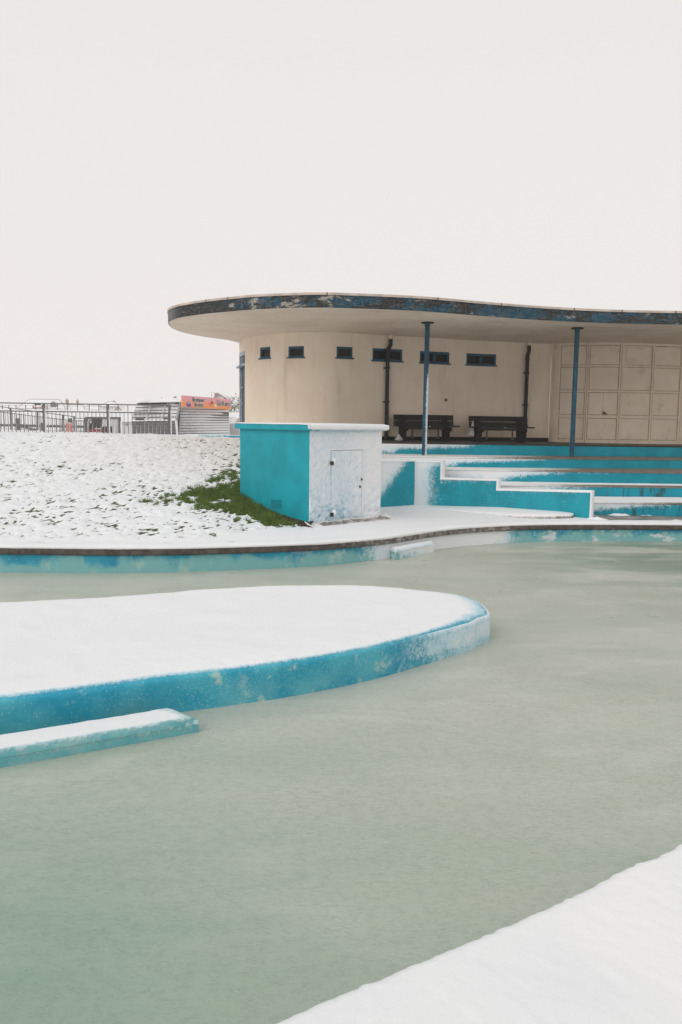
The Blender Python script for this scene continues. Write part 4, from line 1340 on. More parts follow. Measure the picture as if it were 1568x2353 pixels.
b1 = make_bench('dark timber bench behind the snow streaked blue column')
b2 = copy_tree(b1); tag(b2, 'dark timber bench beside the pale bag and second black downpipe')
for b, (xm, yy, d, rz) in ((b1, (976, 1011.5, 23.55, .13)), (b2, (1148, 1013, 23.9, .10))):
    q = Ud(xm, yy, d); b.location = (q.x, q.y, 1.741 - SLOPE * q.x); b.rotation_euler = (0, 0, rz); b.scale = (.98, 1, 1)
    ORG[b.name] = Vector(b.location)


def crumple(name, label, cat, pts, mat):     # stacked rings -> soft creased body
    rows = []
    for (c, rx, ry) in pts:
        r = []
        for a in np.linspace(0, 2 * math.pi, 22, endpoint=False):
            w = 1 + .30 * math.sin(a * 5 + c[2] * 9) * .5 + .25 * (vnoise(math.cos(a) * 3 + c[0], math.sin(a) * 3 + c[2] * 12) - .5)
            r.append((c[0] + rx * math.cos(a) * w, c[1] + ry * math.sin(a) * w, c[2]))
        rows.append(r)
    m = MB().grid(np.array(rows), wrap=True)
    m.add(rows[0], [tuple(range(22))]); m.add(rows[-1], [tuple(range(22))])
    return tag(m.build(name, mat, None, True, angle=70), label, cat)


tp = Ud(1087.5, 966.5, 23.72); bt = Ud(1083.5, 1000.5, 23.72)
pts = []
for t_ in np.linspace(0, 1, 12):
    c = tp.lerp(bt, t_); w = .008 + .075 * t_ ** .9
    pts.append(((c.x, c.y, c.z), w, w * .6))
crumple('plastic_bag', 'pale plastic bag hanging from the end of the right bench', 'bag', pts, M_PLASTIC)
bl = Ud(917.5, 1013.5, 23.25); bl.z = 1.738 - SLOPE * bl.x
crumple('plastic_bag', 'small crumpled pale bag on the floor under the left bench', 'bag', [((bl.x - .01, bl.y, bl.z + h), w, w * .7) for h, w in ((.0, .06), (.015, .10), (.06, .095), (.10, .06), (.14, .035), (.18, .014))], M_PLASTIC)

# ================================================================== railings, hut, sign and things beyond
def railing(name, label, group, x0, x1, d0, d1, ytop0, ytop1, ymid0, ymid1, ybot0, ybot1, posts, nbar, mat, pw, rw, bw, topbars=0, extra=()):
    """posts/rails/bars of one fence; pixel heights give its real heights at its real distance"""
    dd = lambda x: d0 + (d1 - d0) * (x - x0) / (x1 - x0)
    lin = lambda a, b, x: a + (b - a) * (x - x0) / (x1 - x0)
    T = lambda x: Ud(x, lin(ytop0, ytop1, x), dd(x)); Mi = lambda x: Ud(x, lin(ymid0, ymid1, x), dd(x)); Bo = lambda x: Ud(x, lin(ybot0, ybot1, x), dd(x))
    o = thing(name, label, 'fence', Bo((x0 + x1) / 2), group)
    for px in posts:
        a = Bo(px); a.z -= .15; b = T(px); b.z += rw * .3
        b.x, b.y = a.x, a.y
        f_ = MB()
        f_.box((a + b) / 2, (pw / 2, 0, 0), (0, pw / 2, 0), (0, 0, (b.z - a.z) / 2), -.3)
        po = f_.build('post', mat, o)
        MB().box((a + b) / 2 + Vector((pw / 2 + pw * .16, 0, -.06)), (pw * .16, 0, 0), (0, pw * .45, 0), (0, 0, (b.z - a.z) / 2 - .1), 1.2).build('snow_strip', M_SNOW, po)
    MB().bar(T(x0), T(x1), rw, rw).build('rail', mat, o)
    MB().bar(Mi(x0), Mi(x1), rw, rw).build('rail', mat, o)
    m = MB()
    for i in range(nbar):
        px = x0 + (x1 - x0) * (i + .5) / nbar
        if any(abs(px - q) < 2.2 for q in posts): continue
        a = Bo(px); a.z -= .1; b = Mi(px); b.x, b.y = a.x, a.y
        m.bar(a, b, bw, bw)
    bars = m.build('bars', mat, o)
    m = MB()                       # snow caught at the foot of each bar
    for i in range(nbar):
        px = x0 + (x1 - x0) * (i + .5) / nbar
        if any(abs(px - q) < 2.2 for q in posts): continue
        a = Bo(px); z0_ = a.z - .08; hh = random.uniform(.25, .55) * (b.z - a.z)
        m.tube([(a.x + bw * 1.0, a.y + .01, z0_), (a.x + bw * .8, a.y + .01, z0_ + .12), (a.x + bw * .7, a.y + .01, z0_ + .12 + hh)], [bw * 1.6, bw * .6, bw * .25], 6)
    if nbar > 60: m.build('clinging_snow', M_SNOW, bars, True)
    for (ya0, ya1, w) in extra:
        MB().bar(Ud(x0, ya0, dd(x0)), Ud(x1, ya1, dd(x1)), w, w).build('rail', mat, o)
    return o


railing('railing', 'tall dark steel railing with thick posts along the bank top', None, -260, 391.5, 25.6, 26.4, 921.8, 931.5, 940.7, 949.3, 997, 998.6,
        [-190, -43.5, 102.6, 249, 390.6], 71, M_RAILSNOW, .072, .036, .0155)
railing('railing', 'lower grey railing with leaning upper line behind the tall railing', None, -120, 175, 31, 35, 918, 958.0, 932, 967.8, 999, 1000,
        [-104, -38, 26.5, 88, 145.8, 171.5], 58, M_RAILSNOW, .055, .026, .015)
railing('railing', 'short grey railing between the red notice and the dark gate', None, 172, 202, 36, 36.5, 961, 961, 967, 967, 999, 999, [197], 8, M_RAILSNOW, .06, .03, .018)
railing('gate', 'black steel gate of close upright bars near the hut', None, 196, 275.5, 33, 33.5, 959.2, 959.6, 962, 962.4, 1000, 1000, [200, 275.5], 26, M_RAIL, .09, .045, .020)['category'] = 'gate'
railing('mesh_fence', 'thin pale mesh fence between the gate and grey hut', None, 278.5, 305, 37, 37, 970.2, 970.2, 974, 974, 1000, 1000, [278.5], 12, M_RAIL, .03, .03, .012)


def flat_board(name, label, cat, corners, thick, mat, back=None):
    tl, tr, br, bl = corners
    nn = (tr - tl).cross(bl - tl).normalized()
    if nn.y > 0: nn = -nn
    m = MB(); b = -nn * thick
    m.hexa([bl, br, br + b, bl + b, tl, tr, tr + b, tl + b])
    return tag(m.build(name, mat), label, cat) if label else m


# timber post and rail behind the railings
tf = thing('timber_fence', 'grey timber post and rail fence with a slanting brace', 'fence', Ud(80, 1000, 40))
for y0, y1 in ((1015 - 77, 1015 - 77), (976.5, 980), (990, 993)):
    if y0 < 950: continue
    MB().tube([Ud(-120, y0 - 3, 40), Ud(205, y1, 40)], .075, 8, atf=lambda q, nrm: .2 + .7 * max(0, nrm.z)).build('rail', M_TIMBER, tf, True)
for px in (-60, 42, 98, 162.5):
    a = Ud(px, 1003, 40); b = Ud(px, 961 if px != 98 else 972, 40); b.x, b.y = a.x, a.y
    MB().bar(a, b, .16, .16, at=.1).build('post', M_TIMBER, tf)
MB().bar(Ud(28, 975, 39.9), Ud(86, 988.5, 39.9), .10, .10).build('brace', M_TIMBER, tf)

# faded red notice on the lower railing, white notice on the mesh fence
cs_ = [Ud(151, 968.2, 33.9), Ud(167.3, 971.8, 33.9), Ud(166.6, 998, 33.9), Ud(153, 993.5, 33.9)]
nb_ = thing('notice_board', 'faded red notice hanging crooked on the lower railing', 'sign', cs_[3])
m = flat_board('x', None, None, cs_, .03, None); m.build('panel', M_PINKSIGN, nb_)
hd = [cs_[0].lerp(cs_[3], .04) + Vector((.01, -.012, 0)), cs_[1].lerp(cs_[2], .04) + Vector((-.01, -.012, 0)), cs_[1].lerp(cs_[2], .17) + Vector((-.01, -.012, 0)), cs_[0].lerp(cs_[3], .17) + Vector((.01, -.012, 0))]
flat_board('x', None, None, hd, .008, None).build('header_strip', simple('pale_pink_header', (.72, .55, .54), .6), nb_)
m = MB()
for i in range(6):
    t_ = .28 + i * .11
    a = cs_[0].lerp(cs_[3], t_).lerp(cs_[1].lerp(cs_[2], t_), .14); b = cs_[0].lerp(cs_[3], t_).lerp(cs_[1].lerp(cs_[2], t_), .86 - .2 * (i % 2))
    m.bar(a + Vector((0, -.012, 0)), b + Vector((0, -.012, 0)), .006, .03)
m.build('text_lines', simple('notice_lines', (.78, .42, .42), .6), nb_)
cs_ = [Ud(286.5, 971.2, 36.8), Ud(297.5, 971.2, 36.8), Ud(297.5, 979.2, 36.8), Ud(286.5, 979.2, 36.8)]
nw = thing('notice_board', 'small pale grey notice on the thin mesh fence', 'sign', cs_[3])
flat_board('x', None, None, cs_, .02, None).build('panel', simple('pale_notice', (.55, .55, .55), .6), nw)
m = MB()
for i in range(3):
    a = cs_[0].lerp(cs_[3], .28 + .22 * i); b = cs_[1].lerp(cs_[2], .28 + .22 * i)
    m.bar(a.lerp(b, .15) + Vector((0, -.01, 0)), a.lerp(b, .85) + Vector((0, -.01, 0)), .004, .02)
m.build('text_lines', simple('notice_grey_lines', (.30, .30, .30), .6), nw)

# cart parked behind the gate: dark seat/tyres, red floor
kc = Ud(219, 997, 34.6)
kart = thing('go_kart', 'parked kart with dark tyres and red tray behind the gate', 'kart', kc)
MB().box(kc + Vector((.05, .35, .14)), (.36, 0, 0), (0, .55, 0), (0, 0, .05)).build('tray', M_RED, kart, bevel=.02)
for dx_, dy_ in ((-.36, 0), (.40, 0), (-.36, .75), (.40, .75)):
    w = MB(); q = kc + Vector((dx_, dy_, .16))
    w.tube([q + Vector((-.07, 0, 0)), q + Vector((.07, 0, 0))], .16, 18); w.build('wheel', M_TYRE, kart, True, angle=40)
st_ = MB(); st_.box(kc + Vector((-.05, .25, .34)), (.22, 0, 0), (0, .2, 0), (0, 0, .10)); st_.box(kc + Vector((-.05, .45, .52)), (.22, 0, 0), (0, .05, 0), (0, .03, .17)); st_.build('seat', M_TYRE, kart, bevel=.03)
MB().tube([kc + Vector((-.14 + .14 * math.cos(a) + .05, -.05 + .05 * math.sin(a), .48 + .10 * math.sin(a))) for a in np.linspace(0, 6.28, 15)], .02, 8).build('steering_wheel', M_TYRE, kart, True)

# -------------------------------------------------- hut
HD = 42.0
def hp_(x, y, d=HD): return Ud(x, y, d)
hbl = Ud(304.7, 1000, HD); hbr = Ud(409, 1002, HD - 1.0)
hut = thing('kiosk_hut', 'grey boarded hut with sloping upper walls and snowy roof', 'hut', hbl)
D0, D1 = HD, HD - 1.0             # near corner is the right one
DB = HD + 2.2                      # back right edge distance
cL = [Ud(304.7, 1001, D0), Ud(304, 968, D0), Ud(316, 925, D0 + .35)]
cM = [Ud(409, 1003, D1), Ud(406.3, 966.4, D1), Ud(416.5, 921, D1 + .35)]
cR = [Ud(526.5, 1000, DB), Ud(526.5, 950, DB), Ud(525, 935, DB + .1)]


def boards(A, B, C_, D_, nrow, off, gap, at0, at1, rake=.02):
    """horizontal lapped boards between bottom edge A-B and top edge D-C"""
    m = MB()
    nn = (B - A).cross(D_ - A).normalized()
    if nn.y > 0: nn = -nn
    for i in range(nrow):
        t0 = i / nrow; t1 = (i + 1) / nrow - gap
        xs_ = np.linspace(0, 1, 16)
        rows = []
        at = []
        for t_, o_ in ((t0, off + rake), (t0 + (t1 - t0) * .5, off + rake * .6), (t1, off)):
            rows.append([tuple(A.lerp(D_, t_).lerp(B.lerp(C_, t_), q) + nn * o_) for q in xs_]); at.append([at0 + (at1 - at0) * q + .25 * t_ for q in xs_])
        rows.append([tuple(A.lerp(D_, t0).lerp(B.lerp(C_, t0), q)) for q in xs_][::1]); at.append([0] * 16)
        m.grid(np.array([rows[3], rows[0], rows[1], rows[2]]), np.array([at[3], at[0], at[1], at[2]]))
    return m


core = MB()
bL = [p + Vector((1.6, 3.4, 0)) for p in cL]
for P3, Q3 in ((cL, cM), (cM, cR), (cL, bL), (bL, [p for p in cR])):
    for i in range(2):
        core.add([P3[i], Q3[i], Q3[i + 1], P3[i + 1]], [(0, 1, 2, 3)])
core.build('hut_frame', M_GREYPANEL, hut)
boards(cL[0], cM[0], cM[1], cL[1], 5, .03, .04, .05, .12).build('lower_boards', M_GREYPANEL, hut)
boards(cL[1] + Vector((0, -.05, 0)), cM[1] + Vector((0, -.05, 0)), cM[2].lerp(cM[1], .10), cL[2].lerp(cL[1], .10), 5, .03, .03, .55, .75, .04).build('sloping_boards', M_GREYPANEL, hut)
boards(cM[0], cR[0], cR[2], cM[2].lerp(cM[1], .26), 11, .035, .02, .55, 1.25, .035).build('side_boards', M_GREYPANEL, hut)
ledge = MB().bar(cL[1] + Vector((0, -.1, .03)), cM[1] + Vector((0, -.1, .03)), .16, .07); ledge.build('snowy_ledge', M_SNOW, hut, bevel=.02)
for px, py in ((321, 963.3), (385.5, 962.6)):
    q = Ud(px, py, HD - .9)
    MB().box(q, (.20, 0, 0), (0, .05, 0), (0, 0, .045)).build('handle', M_HUTDARK, hut, bevel=.02)
for px0, px1, y_ in ((321, 340, 928.2), (348, 382, 926.8), (389, 412, 925.8)):
    a = Ud(px0, y_, HD - .25); b = Ud(px1, y_ - .6, HD - .8)
    MB().bar(a, b, .08, .10).build('shutter_slot', M_HUTDARK, hut)
for f0 in (.33, .66):
    MB().bar(cL[1].lerp(cM[1], f0) + Vector((0, -.12, 0)), cL[2].lerp(cM[2], f0 + .03) + Vector((0, -.12, 0)), .06, .05, at=.8).build('batten', M_GREYPANEL, hut)
MB().bar(cM[0] + Vector((0, -.1, 0)), cM[1] + Vector((0, -.1, 0)), .10, .10, at=.9).build('corner_post', M_GREYPANEL, hut)
MB().bar(cM[1] + Vector((0, -.1, 0)), cM[2] + Vector((0, -.1, 0)), .10, .10, at=.5).build('corner_post', M_GREYPANEL, hut)
rt = [Ud(315, 926, D0 - .3), Ud(419, 923.5, D1 - .3), Ud(527, 930, DB), bL[2] + Vector((0, .3, 0))]
m = MB(); zh = .19
q = [p.copy() for p in rt]
m.hexa([q[0], q[1], q[2], q[3]] + [p + Vector((0, 0, zh)) for p in q])
m.build('roof', M_SNOW, hut, bevel=.03)

# advertising sign
tl, tr, br, bl_ = Ud(418.6, 908.4, D1 - .5), Ud(530.6, 917.2, DB - .3), Ud(530, 941.5, DB - .3), Ud(419.6, 934.2, D1 - .5)
br.x, br.y = tr.x, tr.y; bl_.x, bl_.y = tl.x, tl.y
sg = thing('advert_sign', 'orange and pink sign reading Bumper Boats and Go-Karts above the hut', 'sign', bl_)
sx_ = (tr - tl); SL = sx_.length
SX = (br - bl_).normalized(); nn = SX.cross(Vector((0, 0, 1))).normalized()
if nn.y > 0: nn = -nn
k = SIGN_GRAD
x, y, z = k.xyz()
fz = k.math('SUBTRACT', z, k.math('MULTIPLY', k.math('SUBTRACT', x, bl_.x), (br.z - bl_.z) / (br.x - bl_.x)))
fac = k.rng(fz, bl_.z + .02, tl.z - .02)
M_SIGN = k.fin(k.mix(fac, (.86, .31, .085), (.80, .36, .41)), .45, None, .4)
m = MB(); b = -nn * .06
m.hexa([bl_, br, br + b, bl_ + b, tl, tr, tr + b, tl + b])
m.build('panel', M_SIGN, sg)
hN = (tl - bl_).length


def spt(u, v_, o=.004):           # u,v in 0..1 of the sign face (from bottom left)
    return bl_.lerp(br, u).lerp(tl.lerp(tr, u), v_) + nn * o


TX = SX.copy(); TZ = Vector((0, 0, 1))


def text(body, u, v_, size, mat, off, o, name, sheary=0, xs=1.0):
    cu = bpy.data.curves.new('lettering', 'FONT'); cu.body = body; cu.size = size; cu.offset = off; cu.extrude = .002; cu.align_x = 'LEFT'; cu.align_y = 'BOTTOM_BASELINE'
    ob = bpy.data.objects.new('lettering_tmp', cu); C.objects.link(ob)
    bpy.context.view_layer.update()
    me = bpy.data.meshes.new_from_object(ob.evaluated_get(bpy.context.evaluated_depsgraph_get()))
    bpy.data.objects.remove(ob)
    p0 = spt(u, v_, o); org = ORG[sg.name]
    for vt in me.vertices:
        c = vt.co
        vt.co = p0 + TX * c.x * xs + TZ * c.y + nn * c.z - org
    me.materials.clear(); me.materials.append(mat)
    ob = bpy.data.objects.new(name, me); C.objects.link(ob); ob.parent = sg
    return ob


H_ = hN
for body, u, v_, s_, xs_ in (('Bumper', .195, .54, .52, 1.05), ('Boats', .235, .10, .52, 1.05), ('G', .690, .33, .66, .8), ('O', .744, .33, .50, .8), ('-', .789, .36, .55, .8), ('K', .808, .33, .66, .8), ('ARTS', .862, .33, .48, .76)):
    text(body, u, v_, s_ * H_, M_WHITEPAINT, .022, .006, 'lettering_outline', 0, xs_)
    text(body, u, v_, s_ * H_, M_BLACKPAINT, .005, .012, 'lettering', 0, xs_)


def disc(u, v_, ru, rv, mat, name, o=.008, a0=0, a1=6.2832):
    c = spt(u, v_, o); m = MB()
    pts_ = [c + TX * ru * math.cos(a) + TZ * rv * math.sin(a) for a in np.linspace(a0, a1, 24, endpoint=a1 < 6.28)]
    nP = len(pts_); q = -nn * .004
    m.add(pts_ + [p + q for p in pts_], [tuple(range(nP)), tuple(reversed(range(nP, 2 * nP)))] + [(i, (i + 1) % nP, nP + (i + 1) % nP, nP + i) for i in range(nP)])
    return m.build(name, mat, sg)


# plain little boat and kart pictures (no figures)
disc(.125, .20, .20, .115, M_BOATPINK, 'boat_picture'); disc(.125, .24, .12, .13, M_BOATBLUE, 'boat_picture', .013); disc(.125, .36, .055, .03, M_WHITEPAINT, 'boat_picture', .017)
disc(.61, .40, .20, .05, M_YELLOW, 'kart_picture'); disc(.60, .52, .09, .08, M_RED, 'kart_picture', .013); disc(.56, .38, .06, .09, M_BOATPINK, 'kart_picture', .016); disc(.665, .27, .085, .085, M_WHITEPAINT, 'kart_picture', .016); disc(.665, .28, .05, .05, M_YELLOW, 'kart_picture', .019); disc(.595, .64, .03, .07, M_YELLOW, 'kart_picture', .010)

# low blue kerb wall in front of the hut
rows = []; at = []
pA, pB = Ud(424, 1000.5, 25.4), Ud(556, 1003.5, 24.2)
for t_ in np.linspace(0, 1, 60):
    p = pA.lerp(pB, t_); r = []; a_ = []
    for yo, zo, av in ((0, -.25, .2), (0, -.07, .32), (0, .015, .5), (.03, .035, .85), (.25, .04, 1), (.25, -.2, 1)):
        r.append((p.x, p.y + yo, p.z + zo + .012 * (vnoise(t_ * 40, zo * 9) - .5))); a_.append(av - .15 * sstep(.3, .9, t_) + .25 * (t_ < .25))
    rows.append(r); at.append(a_)
o = MB().grid(np.array(rows), np.array(at)).build('kerb_wall', M_POOLWALL, None, True, angle=40)
tag(o, 'low snowy blue kerb wall on the bank top before the hut', 'kerb')

# white picket fence, rubble heap, hedge right of the hut
pk = thing('picket_fence', 'pale upright picket fence between hut and pavilion', 'fence', Ud(540, 1000, 46))
m = MB()
for i in range(16):
    px = 527.5 + i * 2.0
    a = Ud(px, 1003, 46); b = Ud(px, 973, 46); b.x, b.y = a.x, a.y
    m.bar(a, b, .030, .02)
m.build('pickets', M_WHITEPAINT, pk)
m = MB()
for i in range(16):
    px = 528.5 + i * 2.0
    a = Ud(px, 1003, 46.2); b = Ud(px, 975, 46.2); b.x, b.y = a.x, a.y
    m.bar(a, b, .02, .02)
m.build('dark_gap_strips', M_RAIL, pk)  # dark strips added to stand for the dark gaps between the white pickets
MB().bar(Ud(526, 973.5, 46), Ud(562, 973.5, 46), .05, .05).build('rail', M_WHITEPAINT, pk)
rows = []
c = Ud(545, 972, 50)
for i, u in enumerate(np.linspace(-1.6, 1.6, 34)):
    rows.append([(c.x + u, c.y + w, c.z - .35 + (.72 + .22 * (vnoise(u * 4, w * 4) - .5)) * max(0, 1 - (u / 1.7) ** 4) * max(0, 1 - (w / .9) ** 2)) for w in np.linspace(-.9, .9, 14)])
at = [[.42 + .45 * vnoise(r[0] * 5, r[1] * 5) for r in row] for row in rows]
tag(MB().grid(np.array(rows), np.array(at)).build('rubble_heap', M_COPING, None, True, angle=30), 'snow flecked heap of dark rubble behind the picket fence', 'rubble')


def twig_tree(name, label, base, height, spread, depth, seed, group=None):
    rnd = random.Random(seed)
    o = thing(name, label, 'tree', base, group)
    segs = []

    def grow(p, d, L, r, lev):
        q = p + d * L
        segs.append((p, q, r, r * .65, lev))
        if lev >= depth: return
        for i in range(3 if lev < 3 else 4):
            nd = (d + Vector((rnd.uniform(-1, 1), rnd.uniform(-1, 1), rnd.uniform(-.2, .7))) * spread).normalized()
            grow(p.lerp(q, rnd.uniform(.55, 1)), nd, L * rnd.uniform(.6, .85), r * .6, lev + 1)
    grow(Vector(base), Vector((0, 0, 1)), height * .3, height * .022, 0)
    tr_ = MB(); cr_ = MB()
    for p, q, r0, r1, lev in segs:
        (tr_ if lev == 0 else cr_).tube([p, q], [r0, r1], 5 if lev < 2 else 3, cap=False)
    tr_.build('trunk', M_BARK, o); cr_.build('crown', M_BARK, o)
    return o


def on_ground(px, d):
    p = Ud(px, 950, d); p.z = terrain_z(p.x, p.y) - .1; return p


twig_tree('bare_tree', 'bare winter tree with fine twigs beside the pavilion edge', on_ground(533, 190), 5.6, .75, 5, 3, 'bare trees behind the hut')
twig_tree('bare_tree', 'bare tree partly hidden behind the pavilion door side', on_ground(552, 170), 4.6, .85, 5, 9, 'bare trees behind the hut')


def shrub(name, label, px, d, w, h, dep, mat, seed, snow=.4):
    c = on_ground(px, d); rnd = random.Random(seed); m = MB()
    for i in range(900):
        x_ = rnd.uniform(-1, 1); y_ = rnd.uniform(-1, 1); z_ = rnd.random()
        if x_ * x_ + (z_ * .9) ** 2 * .8 > 1: continue
        p = c + Vector((x_ * w / 2, y_ * dep / 2, z_ * h * (.75 + .35 * vnoise(x_ * 3 + seed, y_))))
        d_ = Vector((rnd.uniform(-1, 1), rnd.uniform(-1, 1), rnd.uniform(-.3, 1))).normalized() * rnd.uniform(.2, .45)
        e_ = d_.cross(Vector((rnd.random(), rnd.random(), rnd.random()))).normalized() * rnd.uniform(.05, .14)
        a_ = .9 if rnd.random() < snow else 0
        m.add([p - e_, p + d_ * .5 - e_ * .3, p + d_, p + d_ * .5 + e_], [(0, 1, 2, 3)], a_)
    return tag(m.build(name, mat), label, 'hedge')


M_HEDGE = snowy('winter_hedge', lambda k: k.mix(k.noise(3, 3), (.05, .045, .035), (.10, .09, .075)), mid=(.5, .5, .5))
shrub('hedge', 'grey winter hedge beside the pavilion, dusted with snow', 541, 115, 5.5, 2.5, 1.5, M_HEDGE, 2, .35)
shrub('hedge', 'small brown hedge far left between the railing bars', 11, 150, 1.4, .7, .8, M_HEDGE, 5, .2)
MBp = thing('lamp_post', 'thin post standing in the hedge by the pavilion', 'post', on_ground(539, 100))
q = on_ground(539, 100)
MB().tube([q, Vector((q.x, q.y, Ud(539, 937, 100).z))], .06, 8).build('post', M_RAIL, MBp); MB().tube([Vector((q.x, q.y, Ud(539, 937, 100).z)), Vector((q.x, q.y, Ud(539, 937, 100).z + .12))], .10, 8).build('cap', M_RAIL, MBp)

# far post-and-wire fence on the rise
wf = thing('wire_fence', 'far low post and wire fence on the snowy rise', 'fence', on_ground(150, 96))
for px in (-14, 6.2, 21, 37.6, 59.7, 83, 109, 133, 155.6, 178.8, 205.6, 227.9, 250, 272, 294.5):
    a = on_ground(px, 96); MB().bar(a, Vector((a.x, a.y, Ud(px, 930.2, 96).z)), .075, .075).build('post', M_RAIL, wf)
MB().bar(Ud(-14, 931, 96), Ud(294.5, 935, 96), .02, .02).build('wire', M_RAIL, wf)

# -------------------------------------------------- far houses
def house(label, px0, px1, d, y_eave, y_ridge, kind, wallmat, chims=(), dormers=(), depth=8.0, rx=(.22, .78), wins_=(), aerial=None, name='house'):
    a = Ud(px0, y_eave, d); b = Ud(px1, y_eave, d); ze = (a.z + b.z) / 2
    zr_ = Ud((px0 + px1) / 2, y_ridge, d + depth / 2).z
    zb_ = min(terrain_z(a.x, d), terrain_z(b.x, d)) - .5
    o = thing(name, label, 'house', ((a.x + b.x) / 2, d, zb_), 'far houses')
    x0, x1 = a.x, b.x; W = x1 - x0; y0, y1 = d, d + depth
    wl_ = MB().abox(x0 + .3, x1 - .3, y0 + .3, y1 - .3, zb_, ze)
    if kind == 'gable':            # gable facing the viewer
        wl_.add([(x0 + .3, y0 + .3, ze), (x1 - .3, y0 + .3, ze), ((x0 + x1) / 2, y0 + .3, zr_ - .25)], [(0, 1, 2)])
    wl_.build('wall', wallmat, o)
    r_ = MB()
    if kind == 'hip':
        rA = (x0 + W * rx[0], (y0 + y1) / 2, zr_); rB = (x0 + W * rx[1], (y0 + y1) / 2, zr_)
        vs_ = [(x0, y0, ze), (x1, y0, ze), (x1, y1, ze), (x0, y1, ze), rA, rB]
        r_.add(vs_, [(0, 1, 5, 4), (1, 2, 5), (2, 3, 4, 5), (3, 0, 4), (3, 2, 1, 0)])
    elif kind == 'gable':
        xm = (x0 + x1) / 2; t_ = .22
        for s_ in (-1, 1):
            xe = x0 if s_ < 0 else x1
            r_.hexa([(xe, y0, ze), (xm, y0, zr_), (xm, y1, zr_), (xe, y1, ze), (xe, y0, ze + t_), (xm, y0, zr_ + t_), (xm, y1, zr_ + t_), (xe, y1, ze + t_)])
    ro = r_.build('roof', M_SNOW, o)
    if kind == 'hip':
        rm = MB(); rm.bar(rA, rB, .22, .16)
        for cr_, rr_ in (((x0, y0, ze), rA), ((x1, y0, ze), rB)): rm.bar(cr_, rr_, .16, .12)
        rm.build('ridge_tiles', M_BRICK, ro)
        MB().bar((x0, y0, ze - .02), (x1, y0, ze - .02), .14, .14).build('gutter', M_RAIL, ro)
    else:
        bm_ = MB(); xm = (x0 + x1) / 2
        for xe in (x0, x1): bm_.bar((xe, y0 - .06, ze), (xm, y0 - .06, zr_), .12, .30)
        bm_.build('bargeboard', M_BRICK, ro)
    for px, w_, ytop, ybase, pots in chims:
        yy = d + depth / 2
        t_ = Ud(px, ytop, yy); b_ = Ud(px, ybase, yy)
        wv = w_ * yy / F
        cm = MB().abox(t_.x - wv / 2, t_.x + wv / 2, yy - .4, yy + .4, b_.z - .5, t_.z - .55)
        cm.abox(t_.x - wv / 2 - .08, t_.x + wv / 2 + .08, yy - .48, yy + .48, t_.z - .70, t_.z - .58)
        co = cm.build('chimney', M_BRICK, ro)
        for i in range(pots):
            xx = t_.x + (i - (pots - 1) / 2) * wv / max(1, pots)
            MB().tube([(xx, yy, t_.z - .56), (xx, yy, t_.z)], [.15, .11], 8).build('chimney_pot', M_POT, co, True)
    for (pa, pb, ya, yb, gab) in dormers:
        p0 = Ud(pa, yb, d - .2 + 1.0); p1 = Ud(pb, ya, d - .2 + 1.0); yy = d + .8
        dm = MB().abox(p0.x, p1.x, yy, yy + 2.6, p0.z, p1.z)
        if gab: dm.add([(p0.x, yy, p1.z), (p1.x, yy, p1.z), ((p0.x + p1.x) / 2, yy, p1.z + .9)], [(0, 1, 2)])
        do = dm.build('dormer', M_BRICK, ro)
        MB().abox(p0.x + .2, p1.x - .2, yy - .05, yy + .03, p0.z + .25, p1.z - .2).build('window', M_DARKGLASS, do)
        if gab:
            xm = (p0.x + p1.x) / 2; q_ = MB()
            for xe in (p0.x - .15, p1.x + .15): q_.hexa([(xe, yy - .2, p1.z), (xm, yy - .2, p1.z + .95), (xm, yy + 3, p1.z + .95), (xe, yy + 3, p1.z), (xe, yy - .2, p1.z + .12), (xm, yy - .2, p1.z + 1.08), (xm, yy + 3, p1.z + 1.08), (xe, yy + 3, p1.z + .12)])
            q_.build('dormer_roof', M_SNOW, do)
        else: MB().abox(p0.x - .15, p1.x + .15, yy - .2, yy + 2.8, p1.z, p1.z + .16).build('dormer_roof', M_SNOW, do)
    for fx in wins_:
        xx = x0 + W * fx; MB().abox(xx - .55, xx + .55, y0 + .22, y0 + .32, ze - 1.7, ze - .5).build('window', M_DARKGLASS, o)
    if aerial:
        px, yt, yb = aerial; t_ = Ud(px, yt, d + 2); b_ = Ud(px, yb, d + 2)
        ae = MB().tube([(t_.x, d + 2, b_.z - 1), (t_.x, d + 2, t_.z)], .05, 6)
        for h_ in (.2, .7): ae.bar((t_.x - .05, d + 2, t_.z - h_), (t_.x + .9, d + 2, t_.z - h_), .04, .04)
        ae.build('aerial', M_RAIL, ro)
    return o


HDs = 290
house('snow roofed bungalow with two dormers, widest of the far houses', 39.6, 152, HDs, 939, 917.5, 'hip', M_PALEWALL, (), [(84.4, 98.9, 927, 938, 0), (116, 130.5, 927.5, 938, 1)], 9, wins_=(.12, .3, .8), rx=(.16, .78))
house('low snowy house with two tall brick chimneys on its ridge', 141, 196, HDs + 6, 942, 930, 'hip', M_PALEWALL, ((154.6, 5.6, 915.5, 938, 2), (178.6, 4.0, 917, 934, 1)), (), 7, wins_=(.3, .6))
house('small house with a rounded hip roof and one brick chimney', 228, 275, HDs + 10, 934, 922.8, 'hip', M_PALEWALL, ((262.3, 4.6, 918.5, 930, 1),), (), 8, rx=(.3, .62))
house('little snowy house with an open brown edged gable', 261, 283, HDs - 20, 947, 934.2, 'gable', M_PALEWALL, (), (), 6)
house('pale roofed house half lost in haze between the chimneys', 184, 236, HDs + 20, 941.5, 931, 'hip', M_PALEWALL, (), (), 8, rx=(.3, .7))
house('house behind the hut showing only its two chimneys', 352, 412, HDs, 930, 919, 'hip', M_PALEWALL, ((372, 3.0, 912.5, 921, 1), (403, 6.5, 910, 921, 3)), (), 8)
